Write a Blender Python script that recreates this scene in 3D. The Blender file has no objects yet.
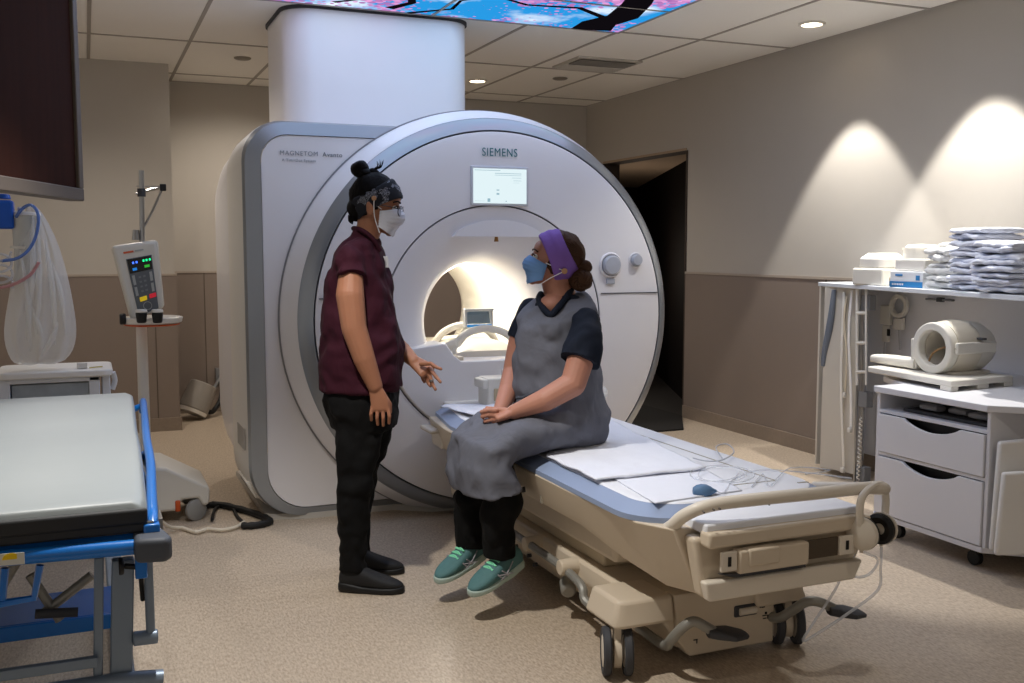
import bpy, bmesh, math, random
from math import sin, cos, pi, radians, sqrt, atan2
from mathutils import Vector, Matrix, noise
random.seed(4)
V = Vector
C = bpy.context.scene.collection
# ---------------------------------------------------------------- camera model (used to survey positions)
FPX, PITCH, YAW, CAMH = 1010.0, radians(5.26), radians(22.83), 1.37
RT = V((cos(YAW), -sin(YAW), 0)); FW = V((sin(YAW), cos(YAW), 0)); UP = V((0, 0, 1))
def ray(px, py):
    x = (px-512)/FPX; u = -(py-341.5)/FPX
    f = cos(PITCH)+u*sin(PITCH); w = -sin(PITCH)+u*cos(PITCH)
    return RT*x+FW*f+UP*w
CAM = V((0, 0, CAMH))
def at(px, py, D):
    r = ray(px, py); return CAM+r*(D/r.dot(FW))
def aty(px, py, Y): r = ray(px, py); return CAM+r*(Y/r.y)
def atx(px, py, X): r = ray(px, py); return CAM+r*(X/r.x)
def atz(px, py, Z): r = ray(px, py); return CAM+r*((Z-CAMH)/r.z)
# ---------------------------------------------------------------- materials
def lin(c):
    if isinstance(c, str):
        c = [int(c[i:i+2], 16)/255 for i in (0, 2, 4)]
        c = [x/12.92 if x <= .04045 else ((x+.055)/1.055)**2.4 for x in c]
    return (c[0], c[1], c[2], 1)
MATS = {}
def mat(name, col, rough=.5, metal=0, bump=0, bscale=40, var=0, vscale=6, trans=0, alpha=1, emit=None, estr=0, coat=0, stretch=None, sss=0, ior=1.45, spec=.5):
    if name in MATS: return MATS[name]
    m = bpy.data.materials.new(name); m.use_nodes = True; nt = m.node_tree; b = nt.nodes['Principled BSDF']
    N = nt.nodes.new; L = nt.links.new
    c = lin(col)
    b.inputs['Base Color'].default_value = c; b.inputs['Roughness'].default_value = rough; b.inputs['Metallic'].default_value = metal
    b.inputs['Transmission Weight'].default_value = trans; b.inputs['Alpha'].default_value = alpha; b.inputs['Coat Weight'].default_value = coat; b.inputs['IOR'].default_value = ior; b.inputs['Specular IOR Level'].default_value = spec
    if sss: b.inputs['Subsurface Weight'].default_value = sss; b.inputs['Subsurface Radius'].default_value = (.01, .004, .002)
    if emit: b.inputs['Emission Color'].default_value = lin(emit); b.inputs['Emission Strength'].default_value = estr
    tc = N('ShaderNodeTexCoord'); mp = N('ShaderNodeMapping'); L(tc.outputs['Object'], mp.inputs[0])
    if stretch: mp.inputs['Scale'].default_value = stretch
    n1 = N('ShaderNodeTexNoise'); n1.inputs['Scale'].default_value = vscale; n1.inputs['Detail'].default_value = 5; L(mp.outputs[0], n1.inputs['Vector'])
    mx = N('ShaderNodeMix'); mx.data_type = 'RGBA'
    vv = max(var, .02)
    mx.inputs['A'].default_value = tuple(x*(1-vv) for x in c[:3])+(1,); mx.inputs['B'].default_value = tuple(min(1, x*(1+vv)) for x in c[:3])+(1,)
    L(n1.outputs['Fac'], mx.inputs['Factor']); L(mx.outputs['Result'], b.inputs['Base Color'])
    if bump:
        n2 = N('ShaderNodeTexNoise'); n2.inputs['Scale'].default_value = bscale; n2.inputs['Detail'].default_value = 4; L(mp.outputs[0], n2.inputs['Vector'])
        bp = N('ShaderNodeBump'); bp.inputs['Strength'].default_value = bump; bp.inputs['Distance'].default_value = .01
        L(n2.outputs['Fac'], bp.inputs['Height']); L(bp.outputs[0], b.inputs['Normal'])
    MATS[name] = m; return m
def wrinkle(name, col, rough=.9, s1=9, st=.5, dist=.02, weave=600, stretch=(1, 1, .45), var=.08):
    m = mat(name, col, rough, spec=.25, var=var, vscale=12, stretch=stretch); nt = m.node_tree; b = nt.nodes['Principled BSDF']
    N = nt.nodes.new; L = nt.links.new
    tc = N('ShaderNodeTexCoord'); mp = N('ShaderNodeMapping'); mp.inputs['Scale'].default_value = stretch; L(tc.outputs['Object'], mp.inputs[0])
    n = N('ShaderNodeTexNoise'); n.inputs['Scale'].default_value = s1; n.inputs['Detail'].default_value = 3; n.inputs['Distortion'].default_value = 1.2; L(mp.outputs[0], n.inputs['Vector'])
    w = N('ShaderNodeTexNoise'); w.inputs['Scale'].default_value = weave; L(tc.outputs['Object'], w.inputs['Vector'])
    b1 = N('ShaderNodeBump'); b1.inputs['Strength'].default_value = st; b1.inputs['Distance'].default_value = dist; L(n.outputs['Fac'], b1.inputs['Height'])
    b2 = N('ShaderNodeBump'); b2.inputs['Strength'].default_value = .15; b2.inputs['Distance'].default_value = .002; L(w.outputs['Fac'], b2.inputs['Height']); L(b1.outputs[0], b2.inputs['Normal'])
    L(b2.outputs[0], b.inputs['Normal'])
    return m
def emat(name, col, s):
    if name in MATS: return MATS[name]
    m = bpy.data.materials.new(name); m.use_nodes = True; nt = m.node_tree; nt.nodes.clear()
    e = nt.nodes.new('ShaderNodeEmission'); e.inputs[0].default_value = lin(col); e.inputs[1].default_value = s
    o = nt.nodes.new('ShaderNodeOutputMaterial'); nt.links.new(e.outputs[0], o.inputs[0]); MATS[name] = m; return m
# ---------------------------------------------------------------- objects
def tag(o, label=None, cat=None, group=None, kind=None):
    if label: o['label'] = label
    if cat: o['category'] = cat
    if group: o['group'] = group
    if kind: o['kind'] = kind
    return o
def wpos(o):
    p = V(o.location)
    while o.parent: o = o.parent; p += V(o.location)
    return p
def thing(name, label, cat, loc, group=None):
    o = bpy.data.objects.new(name, None); C.objects.link(o); o.location = V(loc); o.empty_display_size = .1
    return tag(o, label, cat, group)
def frame(z):
    z = V(z).normalized(); a = V((0, 0, 1)) if abs(z.z) < .95 else V((1, 0, 0))
    x = a.cross(z).normalized(); return x, z.cross(x)
class MB:
    def __init__(s): s.b = bmesh.new(); s.mi = 0
    def ring(s, c, a, b, n=16, p=2.0):
        r = []
        for i in range(n):
            t = 2*pi*i/n; ct, st = cos(t), sin(t)
            r.append(s.b.verts.new(V(c)+V(a)*(abs(ct)**(2/p)*(1 if ct >= 0 else -1))+V(b)*(abs(st)**(2/p)*(1 if st >= 0 else -1))))
        return r
    def skin(s, rings, cap=True, closed=False):
        m = len(rings)
        for i in range(m if closed else m-1):
            A, B = rings[i], rings[(i+1) % m]; n = len(A)
            for j in range(n):
                try: s.b.faces.new((A[j], A[(j+1) % n], B[(j+1) % n], B[j]))
                except ValueError: pass
        if cap and not closed:
            s.b.faces.new(list(reversed(rings[0]))); s.b.faces.new(rings[-1])
        return s
    def loft(s, spec, n=20, p=2.0, cap=True): return s.skin([s.ring(c, a, b, n, q[0] if q else p) for (c, a, b, *q) in spec], cap)
    def cyl(s, p0, p1, r0, r1=None, n=20, cap=True):
        r1 = r0 if r1 is None else r1; x, y = frame(V(p1)-V(p0))
        return s.skin([s.ring(p0, x*r0, y*r0, n), s.ring(p1, x*r1, y*r1, n)], cap)
    def tube(s, pts, r, n=10, smooth=4, closed=False):
        pts = [V(p) for p in pts]
        if smooth and len(pts) > 2:
            q = []; m = len(pts)
            for i in range(m if closed else m-1):
                if closed: p0, p1, p2, p3 = pts[(i-1) % m], pts[i], pts[(i+1) % m], pts[(i+2) % m]
                else: p0, p1, p2, p3 = pts[max(0, i-1)], pts[i], pts[i+1], pts[min(m-1, i+2)]
                for k in range(smooth):
                    t = k/smooth; q.append(.5*((2*p1)+(p2-p0)*t+(2*p0-5*p1+4*p2-p3)*t*t+(3*p1-p0-3*p2+p3)*t**3))
            if not closed: q.append(pts[-1])
            pts = q
        m = len(pts); rr = r if callable(r) else (lambda t: r); rings = []; px = None
        for i, p in enumerate(pts):
            d = (pts[(i+1) % m]-pts[i-1]) if closed else (pts[min(m-1, i+1)]-pts[max(0, i-1)])
            if d.length < 1e-9: d = V((0, 0, 1))
            d.normalize()
            if px is None: x, y = frame(d)
            else:
                x = px-d*px.dot(d)
                if x.length < 1e-6: x, _ = frame(d)
                x.normalize(); y = d.cross(x)
            px = x; R = rr(i/(m-1)); rings.append(s.ring(p, x*R, y*R, n))
        return s.skin(rings, True, closed)
    def ball(s, c, r, M=None, seg=16):
        if isinstance(r, (int, float)): r = (r, r, r)
        T = Matrix.Translation(V(c)) @ (M.to_4x4() if M else Matrix.Identity(4)) @ Matrix.Diagonal((r[0], r[1], r[2], 1))
        bmesh.ops.create_uvsphere(s.b, u_segments=seg, v_segments=max(6, seg//2+2), radius=1, matrix=T); return s
    def chain(s, pts, radii, n=16):
        for i, (p, r) in enumerate(zip(pts, radii)):
            s.ball(p, r, seg=n)
            if i: s.cyl(pts[i-1], p, radii[i-1], r, n)
        return s
    def box(s, c, d, rz=0, M=None, taper=None):
        R = M.to_4x4() if M else Matrix.Rotation(rz, 4, 'Z'); v = []
        for x, y, z in ((-1, -1, -1), (1, -1, -1), (1, 1, -1), (-1, 1, -1), (-1, -1, 1), (1, -1, 1), (1, 1, 1), (-1, 1, 1)):
            k = taper if (taper and z > 0) else 1
            v.append(s.b.verts.new(V(c)+R @ V((x*d[0]/2*k, y*d[1]/2*k, z*d[2]/2))))
        for f in ((0, 3, 2, 1), (4, 5, 6, 7), (0, 1, 5, 4), (1, 2, 6, 5), (2, 3, 7, 6), (3, 0, 4, 7)): s.b.faces.new([v[i] for i in f])
        return s
    def bx(s, a, b): a, b = V(a), V(b); return s.box((a+b)/2, [abs(b[i]-a[i]) for i in range(3)])
    def prism(s, pts, d):
        d = V(d); A = [s.b.verts.new(V(p)) for p in pts]; B = [s.b.verts.new(V(p)+d) for p in pts]; n = len(A)
        s.b.faces.new(A); s.b.faces.new(list(reversed(B)))
        for i in range(n): s.b.faces.new((A[i], B[i], B[(i+1) % n], A[(i+1) % n]))
        return s
    def lathe(s, prof, c, axis=(0, 1, 0), up=(0, 0, 1), n=64, closed=False):
        ax = V(axis).normalized(); u = V(up).normalized(); w = ax.cross(u)
        rings = [s.ring(V(c)+ax*h, u*r, w*r, n) for r, h in prof]
        return s.skin(rings, False, closed)
    def sleeve(s, pts, radii, n=20):
        s.chain(pts[:-1], radii[:-1], n); s.cyl(pts[-2], pts[-1], radii[-2], radii[-1], n); return s
    def grid(s, f, nu, nv):
        g = [[s.b.verts.new(f(i/nu, j/nv)) for j in range(nv+1)] for i in range(nu+1)]
        for i in range(nu):
            for j in range(nv): s.b.faces.new((g[i][j], g[i+1][j], g[i+1][j+1], g[i][j+1]))
        return s
    def build(s, name, m, parent=None, sharp=35, bevel=0, bseg=2, solid=0, sub=0, vox=0, smooth=0, folds=0, fscale=.09, clipz=None, label=None, local=False):
        b = s.b
        if clipz is not None:
            bmesh.ops.bisect_plane(b, geom=b.verts[:]+b.edges[:]+b.faces[:], plane_co=(0, 0, clipz), plane_no=(0, 0, 1), clear_inner=True)
        if not solid and not vox: bmesh.ops.recalc_face_normals(b, faces=b.faces[:])
        elif vox: bmesh.ops.recalc_face_normals(b, faces=b.faces[:])
        me = bpy.data.meshes.new(name)
        if parent is None:
            vs = [v.co for v in b.verts]
            org = V(((min(v.x for v in vs)+max(v.x for v in vs))/2, (min(v.y for v in vs)+max(v.y for v in vs))/2, min(v.z for v in vs)))
        else: org = V((0, 0, 0)) if local else wpos(parent)
        bmesh.ops.translate(b, verts=b.verts[:], vec=-org)
        b.to_mesh(me); b.free()
        me.polygons.foreach_set('use_smooth', [True]*len(me.polygons))
        if sharp and not vox: me.set_sharp_from_angle(angle=radians(sharp))
        for mm in (m if isinstance(m, (list, tuple)) else [m]): me.materials.append(mm)
        o = bpy.data.objects.new(name, me); C.objects.link(o)
        if parent is None: o.location = org
        else: o.parent = parent
        if solid: k = o.modifiers.new('solid', 'SOLIDIFY'); k.thickness = solid; k.offset = 0
        if bevel: k = o.modifiers.new('bevel', 'BEVEL'); k.width = bevel; k.segments = bseg; k.limit_method = 'ANGLE'; k.angle_limit = radians(40); k.harden_normals = False
        if sub: k = o.modifiers.new('sub', 'SUBSURF'); k.levels = sub; k.render_levels = sub
        if vox: k = o.modifiers.new('remesh', 'REMESH'); k.mode = 'VOXEL'; k.voxel_size = vox; k.use_smooth_shade = True
        if smooth: k = o.modifiers.new('smooth', 'SMOOTH'); k.factor = .5; k.iterations = smooth
        if folds:
            tx = bpy.data.textures.new('folds', 'MARBLE'); tx.noise_scale = fscale; tx.turbulence = 9; tx.noise_depth = 1
            k = o.modifiers.new('folds', 'DISPLACE'); k.texture = tx; k.texture_coords = 'LOCAL'; k.strength = folds; k.mid_level = .5
            k = o.modifiers.new('smooth2', 'SMOOTH'); k.factor = .5; k.iterations = 2
        if label: o['label'] = label
        return o
def text(s, name, size, M, m, parent, thick=.0006, bold=0, sx=1):
    cu = bpy.data.curves.new(name, 'FONT'); cu.body = s; cu.size = size; cu.extrude = thick; cu.offset = bold; cu.align_x = 'CENTER'; cu.align_y = 'CENTER'; cu.space_character = 1.12
    t = bpy.data.objects.new(name, cu); C.objects.link(t)
    dg = bpy.context.evaluated_depsgraph_get(); me = bpy.data.meshes.new_from_object(t.evaluated_get(dg)); bpy.data.objects.remove(t)
    me.transform(Matrix.Diagonal((sx, 1, 1, 1))); o = bpy.data.objects.new(name, me); C.objects.link(o)
    me.transform(Matrix.Translation(-wpos(parent)) @ M); me.materials.clear(); me.materials.append(m); o.parent = parent
    return o
def facing(c, x, up):   # matrix whose x runs right, y up on a surface at c
    x = V(x).normalized(); y = V(up).normalized(); z = x.cross(y)
    return Matrix(((x.x, y.x, z.x, c[0]), (x.y, y.y, z.y, c[1]), (x.z, y.z, z.z, c[2]), (0, 0, 0, 1)))
def copy_tree(o, loc, label=None):
    c = o.copy(); C.objects.link(c); c.location = V(loc)
    if label: c['label'] = label
    for ch in list(o.children):
        d = ch.copy(); C.objects.link(d); d.parent = c
        for g in list(ch.children):
            e = g.copy(); C.objects.link(e); e.parent = d
    return c
# palette
WHITE = mat('scanner_white', 'E6E4E6', .32, coat=.25); WARMW = mat('cover_white', 'DEDAD2', .42)
BAND = mat('silver_blue_trim', '979CA2', .3, metal=.6); SEAM = mat('dark_seam', '3A3B40', .7)
CREAM = mat('cream_plastic', 'CBBDA8', .45, bump=.03, bscale=300); CREAM2 = mat('cream_plastic_light', 'D8CFC0', .4)
GREYTUBE = mat('grey_tube', '8B8982', .4, metal=.3); DGREY = mat('dark_grey_rubber', '3B3C40', .65); BLACK = mat('black_plastic', '0B0B0C', .45)
TRIMBLUE = mat('table_trim_blue_grey', '8C9BB8', .4); TABLEW = mat('table_white', 'E4E6EC', .4)
STEEL = mat('steel', 'A9A9A8', .28, metal=.9); BLUE = mat('stretcher_blue', '1070C8', .3, coat=.3); STGREY = mat('stretcher_grey', '7C8A9A', .4, metal=.35)
WLAM = mat('white_laminate', 'DCDCE0', .45); GRAYP = mat('grey_plastic', '7B7C7E', .5); IVORY = mat('ivory_plastic', 'DAD6CC', .45); ORANGE = mat('orange_plastic', 'C4521E', .45)
SHEET = wrinkle('white_linen', 'DDE0EA', .9, 14, .35, .01, 400, (1, 1, 1), .03)
CLEAR = mat('clear_plastic', 'DDE2EA', .2, alpha=.42)
FILM = mat('clear_film', 'F4F4F2', .3, alpha=.42, bump=.5, bscale=25)
# ================================================================ THE ROOM
XL, XR, YB, YP, YN, HC, RZ = -3.2, 4.45, 8.75, 7.95, -3.0, 2.72, 1.18
WALLU = mat('wall_paint_upper', 'B5AFA6', .8, bump=.08, bscale=500); WALLD = mat('wall_panel_taupe', '84776D', .7, bump=.1, bscale=400, stretch=(1, 1, .05))
CEILM = mat('ceiling_tile', 'EFECE6', .9, bump=.3, bscale=250, var=.04, vscale=120); BASEM = mat('baseboard_vinyl', '8A7C6E', .6, var=.15, vscale=60)
# floor: heathered sheet vinyl
fm = mat('floor_vinyl', 'A89684', .42, var=.1, vscale=14, bump=.04, bscale=200); nt = fm.node_tree; b_ = nt.nodes['Principled BSDF']
tc = nt.nodes.new('ShaderNodeTexCoord'); mp = nt.nodes.new('ShaderNodeMapping'); mp.inputs['Scale'].default_value = (130, 42, 1); mp.inputs['Rotation'].default_value = (0, 0, .0)
nt.links.new(tc.outputs['Object'], mp.inputs[0]); nz = nt.nodes.new('ShaderNodeTexNoise'); nz.inputs['Scale'].default_value = 1; nz.inputs['Detail'].default_value = 6; nz.inputs['Roughness'].default_value = .7
nt.links.new(mp.outputs[0], nz.inputs['Vector']); cr = nt.nodes.new('ShaderNodeValToRGB'); cr.color_ramp.elements[0].position = .36; cr.color_ramp.elements[1].position = .66
cr.color_ramp.elements[0].color = lin('A08F7C'); cr.color_ramp.elements[1].color = lin('CBBCA8'); nt.links.new(nz.outputs['Fac'], cr.inputs[0]); nt.links.new(cr.outputs[0], b_.inputs['Base Color'])
def struct(name, mb, m, **k): o = mb.build(name, m, **k); o['kind'] = 'structure'; return o
struct('floor', MB().bx((XL, YN, -.1), (XR+.15, YB, 0)), fm)
struct('ceiling', MB().bx((XL, YN, HC), (XR, YB, HC+.1)), CEILM)
DY0, DY1, DH = 6.97, 8.4, 2.15
struct('wall_back', MB().bx((XL, YB, 0), (XR, YB+.15, RZ)), WALLD); struct('wall_back', MB().bx((XL, YB+.008, RZ), (XR+.15, YB+.15, HC)), WALLU)
struct('wall_left', MB().bx((XL, YP, 0), (.62, YB, RZ)), WALLD); struct('wall_left', MB().bx((XL, YP+.008, RZ), (.612, YB, HC)), WALLU)
struct('wall_right', MB().bx((XR, YN, 0), (XR+.15, DY0, RZ)).bx((XR, DY1, 0), (XR+.15, YB, RZ)), WALLD)
struct('wall_right', MB().bx((XR+.008, YN, RZ), (XR+.15, DY0, HC)).bx((XR+.008, DY1, RZ), (XR+.15, YB, HC)).bx((XR+.008, DY0, DH), (XR+.15, DY1, HC)), WALLU)
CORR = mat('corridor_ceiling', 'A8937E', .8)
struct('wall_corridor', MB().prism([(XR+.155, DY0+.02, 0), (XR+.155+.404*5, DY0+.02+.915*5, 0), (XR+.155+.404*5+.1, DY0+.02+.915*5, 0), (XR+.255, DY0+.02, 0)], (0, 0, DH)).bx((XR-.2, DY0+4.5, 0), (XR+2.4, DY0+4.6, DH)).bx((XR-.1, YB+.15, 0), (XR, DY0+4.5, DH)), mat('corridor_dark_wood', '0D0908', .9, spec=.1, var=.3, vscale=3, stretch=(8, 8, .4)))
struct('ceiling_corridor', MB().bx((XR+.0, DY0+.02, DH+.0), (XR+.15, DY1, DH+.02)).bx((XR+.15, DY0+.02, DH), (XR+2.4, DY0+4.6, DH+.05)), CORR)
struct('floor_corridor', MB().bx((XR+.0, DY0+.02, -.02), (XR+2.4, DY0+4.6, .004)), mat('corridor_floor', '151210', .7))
struct('trim_1', MB().bx((XR-.006, YN, RZ-.012), (XR+.02, DY0, RZ+.006)), mat('rail_trim', 'A79B8E', .5))
struct('trim_2', MB().bx((XL, YP-.006, RZ-.012), (.626, YP+.01, RZ+.004)).bx((.62, YB-.006, RZ-.012), (XR, YB+.01, RZ+.004)), MATS['rail_trim'])
struct('baseboard_right', MB().bx((XR-.012, YN, 0), (XR, DY0, .1)), BASEM); struct('baseboard_back', MB().bx((.62, YB-.012, 0), (XR, YB, .1)), BASEM)
struct('baseboard_left', MB().bx((XL, YP-.012, 0), (.632, YP, .1)).bx((.62, YP, 0), (.632, YB, .1)), BASEM)
# panel joints of the taupe wainscot
struct('trim_3', MB().bx((XR-.003, 5.28, .1), (XR+.001, 5.292, RZ)).bx((.46, YP-.003, .1), (.468, YP, RZ)).bx((.9, YB-.003, .1), (.908, YB, RZ)), mat('joint_taupe', '5E5349', .8))
# tee grid of the suspended ceiling
g = MB()
xs = [3.12-.61*k for k in range(-2, 11)]; ys = [5.70+1.22*k for k in range(-7, 3)]
GX = [x for x in xs if XL < x < 4]; GY = [5.70-1.22*k for k in range(0, 8)]+[7.03, 8.35]
for x in GX: g.bx((x-.011, YN, HC-.004), (x+.011, YB, HC+.001))
for y in GY: g.bx((XL, y-.011, HC-.005), (XR, y+.011, HC+.001))
g.bx((XR-.012, YN, HC-.003), (XR, YB, HC)).bx((.62, YB-.025, HC-.006), (XR, YB, HC))
struct('trim_4', g, mat('ceiling_grid', 'A09A92', .6))
# doorway jambs in the right wall
DK = mat('dark_wood_door', '15100E', .35, var=.3, vscale=3, stretch=(8, 8, .4))
struct('trim_5', MB().bx((XR+.001, DY0, DH-.004), (XR+.15, DY1, DH)).bx((XR+.001, DY0, 0), (XR+.15, DY0+.02, DH)).bx((XR-.004, DY1-.03, 0), (XR+.16, DY1, DH)), mat('door_jamb', '3A3029', .6))
struct('trim_6', MB().prism([(4.13, 6.46, 0), (XR, 6.99, 0), (XR, 8.4, 0), (3.6, 8.4, 0), (3.6, 6.46, 0)], (0, 0, .012)), mat('doorway_floor_black', '0C0B0B', .8))  # thin black slab on the floor in front of the doorway
# recessed ceiling light
def downlight(x, y, label, r=.062, e=14):
    t = thing('recessed_downlight', label, 'ceiling light', (x, y, HC-.012), 'recessed ceiling downlights')
    MB().lathe([(r, 0), (r+.018, 0), (r+.018, .012), (r, .012)], (x, y, HC-.012), (0, 0, 1), (1, 0, 0), 32, closed=True).build('trim_ring', WARMW, t)
    MB().cyl((x, y, HC-.006), (x, y, HC-.001), r-.002, n=32).build('lens', emat('downlight_glow', 'FFE9C8', e), t)
    return t
downlight(2.96, 7.75, 'round recessed downlight glowing behind the white duct column')
downlight(4.08, 5.04, 'round recessed downlight at top right beside the wall')
# smoke detectors / sprinkler covers and air vent
for x, y, lb in ((1.08, 7.5, 'small round sprinkler cover in the ceiling left of the white duct column'), (3.53, 7.4, 'small round sprinkler cover in the ceiling near the air vent')):
    tag(MB().lathe([(.0001, 0), (.05, 0), (.06, .006), (.06, .012)], (x, y, HC-.012), (0, 0, 1), (1, 0, 0), 24).build('sprinkler_cover', mat('cover_grey', '7E776D', .5)), lb, 'sprinkler cover')
vt = thing('air_vent', 'square louvred air vent set in the ceiling tiles above the dark door', 'vent', (3.5, 6.78, HC-.02))
VD = .07
MB().bx((3.27, 6.53, HC-.008), (3.74, 6.93, HC-.002)).build('backing', mat('vent_dark', '2B2824', .8), vt)
MB().bx((3.25, 6.5, HC-.014), (3.76, 6.53, HC)).bx((3.25, 6.92, HC-.014), (3.76, 6.95, HC)).bx((3.25, 6.53, HC-.014), (3.28, 6.92, HC)).bx((3.73, 6.53, HC-.014), (3.76, 6.92, HC)).build('vent_frame', mat('vent_white', 'B9B4AB', .5), vt)
for k in range(9):
    MB().box((3.505, 6.555+k*.0435, HC-.014), (.46, .034, .003), M=Matrix.Rotation(radians(38 if k < 5 else -38), 3, 'X')).build('slat', MATS['vent_white'], vt)
# sky picture light in the ceiling
sk = bpy.data.materials.new('sky_picture'); sk.use_nodes = True; nt = sk.node_tree; nt.nodes.clear(); N = nt.nodes.new; L = nt.links.new
tc = N('ShaderNodeTexCoord'); n1 = N('ShaderNodeTexNoise'); n1.inputs['Scale'].default_value = 2.2; n1.inputs['Detail'].default_value = 7; L(tc.outputs['Object'], n1.inputs[0])
r1 = N('ShaderNodeValToRGB'); r1.color_ramp.elements[0].position = .50; r1.color_ramp.elements[0].color = (.02, .30, .72, 1); r1.color_ramp.elements[1].position = .66; r1.color_ramp.elements[1].color = (.85, .93, 1, 1); L(n1.outputs['Fac'], r1.inputs[0])
def mixc(fac, a, bcol):
    m = N('ShaderNodeMix'); m.data_type = 'RGBA'; L(fac, m.inputs['Factor']); L(a, m.inputs['A'])
    if isinstance(bcol, tuple): m.inputs['B'].default_value = bcol
    else: L(bcol, m.inputs['B'])
    return m.outputs['Result']
n2 = N('ShaderNodeTexNoise'); n2.inputs['Scale'].default_value = 1.7; n2.inputs['Detail'].default_value = 2; mpp = N('ShaderNodeMapping'); mpp.inputs['Location'].default_value = (3.1, 1.2, 0); L(tc.outputs['Object'], mpp.inputs[0]); L(mpp.outputs[0], n2.inputs[0])
vo = N('ShaderNodeTexVoronoi'); vo.inputs['Scale'].default_value = 26; L(tc.outputs['Object'], vo.inputs[0])
ma = N('ShaderNodeMath'); ma.operation = 'MULTIPLY_ADD'; ma.inputs[1].default_value = -.35; L(vo.outputs['Distance'], ma.inputs[0]); L(n2.outputs['Fac'], ma.inputs[2])
rb = N('ShaderNodeValToRGB'); rb.color_ramp.elements[0].position = .33; rb.color_ramp.elements[0].color = (0, 0, 0, 1); rb.color_ramp.elements[1].position = .37; rb.color_ramp.elements[1].color = (1, 1, 1, 1); L(ma.outputs[0], rb.inputs[0])
pk = N('ShaderNodeValToRGB'); pk.color_ramp.elements[0].color = (.30, .10, .38, 1); pk.color_ramp.elements[1].color = (.85, .38, .72, 1); L(vo.outputs['Color'], pk.inputs[0])
c1 = mixc(rb.outputs[0], r1.outputs[0], pk.outputs[0])
e = N('ShaderNodeEmission'); e.inputs[1].default_value = 1.1; L(c1, e.inputs[0]); o = N('ShaderNodeOutputMaterial'); L(e.outputs[0], o.inputs[0])
sp = thing('sky_ceiling_light', 'backlit ceiling picture of blue sky, clouds and pink blossom branches', 'ceiling light', (1.9, 4.48, HC-.012))
for i in range(2):
    for j in range(4):
        x0 = .68+1.22*i; y0 = 3.26+.61*j
        MB().bx((x0+.012, y0+.012, HC-.008), (x0+1.208, y0+.598, HC-.004)).build('picture_panel', sk, sp)
TR = emat('trunk_print', '161217', .6)
def flat(pts, w, name='branch_print', m=TR):
    pts = [V((*p, HC-.0095)) for p in pts]; q = MB(); n = len(pts)
    L_, R_ = [], []
    for i, p in enumerate(pts):
        d = (pts[min(n-1, i+1)]-pts[max(0, i-1)]).normalized(); s_ = V((-d.y, d.x, 0))*w*(1-.6*i/(n-1))/2; L_.append(p+s_); R_.append(p-s_)
    q.prism(L_+R_[::-1], (0, 0, .001)); q.build(name, m, sp)
flat([(2.92, 5.69), (2.88, 5.5), (2.93, 5.3), (2.85, 5.0), (2.7, 4.6), (2.6, 4.1)], .26, 'trunk_print')
flat([(2.9, 5.4), (2.6, 5.2), (2.3, 5.25), (2.0, 5.1)], .05); flat([(1.62, 5.62), (1.7, 5.45), (1.62, 5.2), (1.75, 4.9)], .06); flat([(1.75, 5.69), (1.95, 5.5), (1.93, 5.3), (2.1, 5.1)], .035); flat([(1.3, 5.6), (1.5, 5.4), (1.45, 5.1)], .03)
MB().bx((.675, 5.694, HC-.012), (3.125, 5.706, HC)).bx((3.114, 3.26, HC-.012), (3.126, 5.7, HC)).bx((.674, 3.26, HC-.012), (.686, 5.7, HC)).bx((1.893, 3.26, HC-.011), (1.907, 5.7, HC-.003)).bx((.68, 5.083, HC-.011), (3.12, 5.097, HC-.003)).build('panel_frame', MATS['ceiling_grid'], sp)
# wooden wall panel at top left (hangs from the ceiling)
WOOD = mat('reddish_dark_wood', '341A11', .8, var=.4, vscale=2.2, stretch=(9, 9, .5), spec=.1); PF = mat('panel_frame_taupe', '5F554B', .5)
wd = radians(19); dirp = V((-sin(wd), -cos(wd), 0)); nrm = V((-dirp.y, dirp.x, 0))
if nrm.dot(V((0, 0, 0))-V((0, 4, 0))) < 0: nrm = -nrm
nrm = V((cos(wd), -sin(wd), 0))
P0 = V((.005, 4.0, 1.54)); Lp = 2.2
wp = thing('hanging_wood_panel', 'large dark red-brown wooden panel in a taupe frame hanging from the ceiling', 'wood panel', P0+dirp*Lp/2)
def pbox(mb, a0, a1, d0, d1, z0, z1):
    q = [P0+dirp*a+nrm*d for a, d in ((a0, d0), (a1, d0), (a1, d1), (a0, d1))]
    mb.prism([V((p.x, p.y, z0)) for p in q], (0, 0, z1-z0)); return mb
pbox(MB(), .045, Lp-.05, -.05, -.012, 1.585, HC-.002).build('wood_board', WOOD, wp)
f = MB(); pbox(f, 0, Lp, -.06, 0, 1.54, 1.585); pbox(f, 0, .045, -.06, 0, 1.585, HC-.002); pbox(f, Lp-.05, Lp, -.06, 0, 1.585, HC-.002); f.build('frame', PF, wp, bevel=.004)
# duct column
def rrect(cx, cz, hx, hz, r, n=8):
    p = []
    for sx, sz, a0 in ((1, 1, 0), (-1, 1, 90), (-1, -1, 180), (1, -1, 270)):
        for k in range(n+1):
            a = radians(a0+90*k/n); p.append((cx+sx*(hx-r)+r*cos(a), cz+sz*(hz-r)+r*sin(a)))
    return p
q = rrect(1.615, 6.12, .55, .38, .17, 10)
tag(MB().prism([(x, y, 1.9) for x, y in q], (0, 0, HC-.02-1.9)).build('duct_column', WHITE), 'tall smooth white column rising from the scanner to the ceiling', 'duct column')
tag(MB().prism([(1.615+(x-1.615)*1.02, 6.12+(y-6.12)*1.02, HC-.02) for x, y in q], (0, 0, .02)).build('column_collar', SEAM), 'dark thin collar where the white column meets the ceiling', 'collar')
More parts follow.
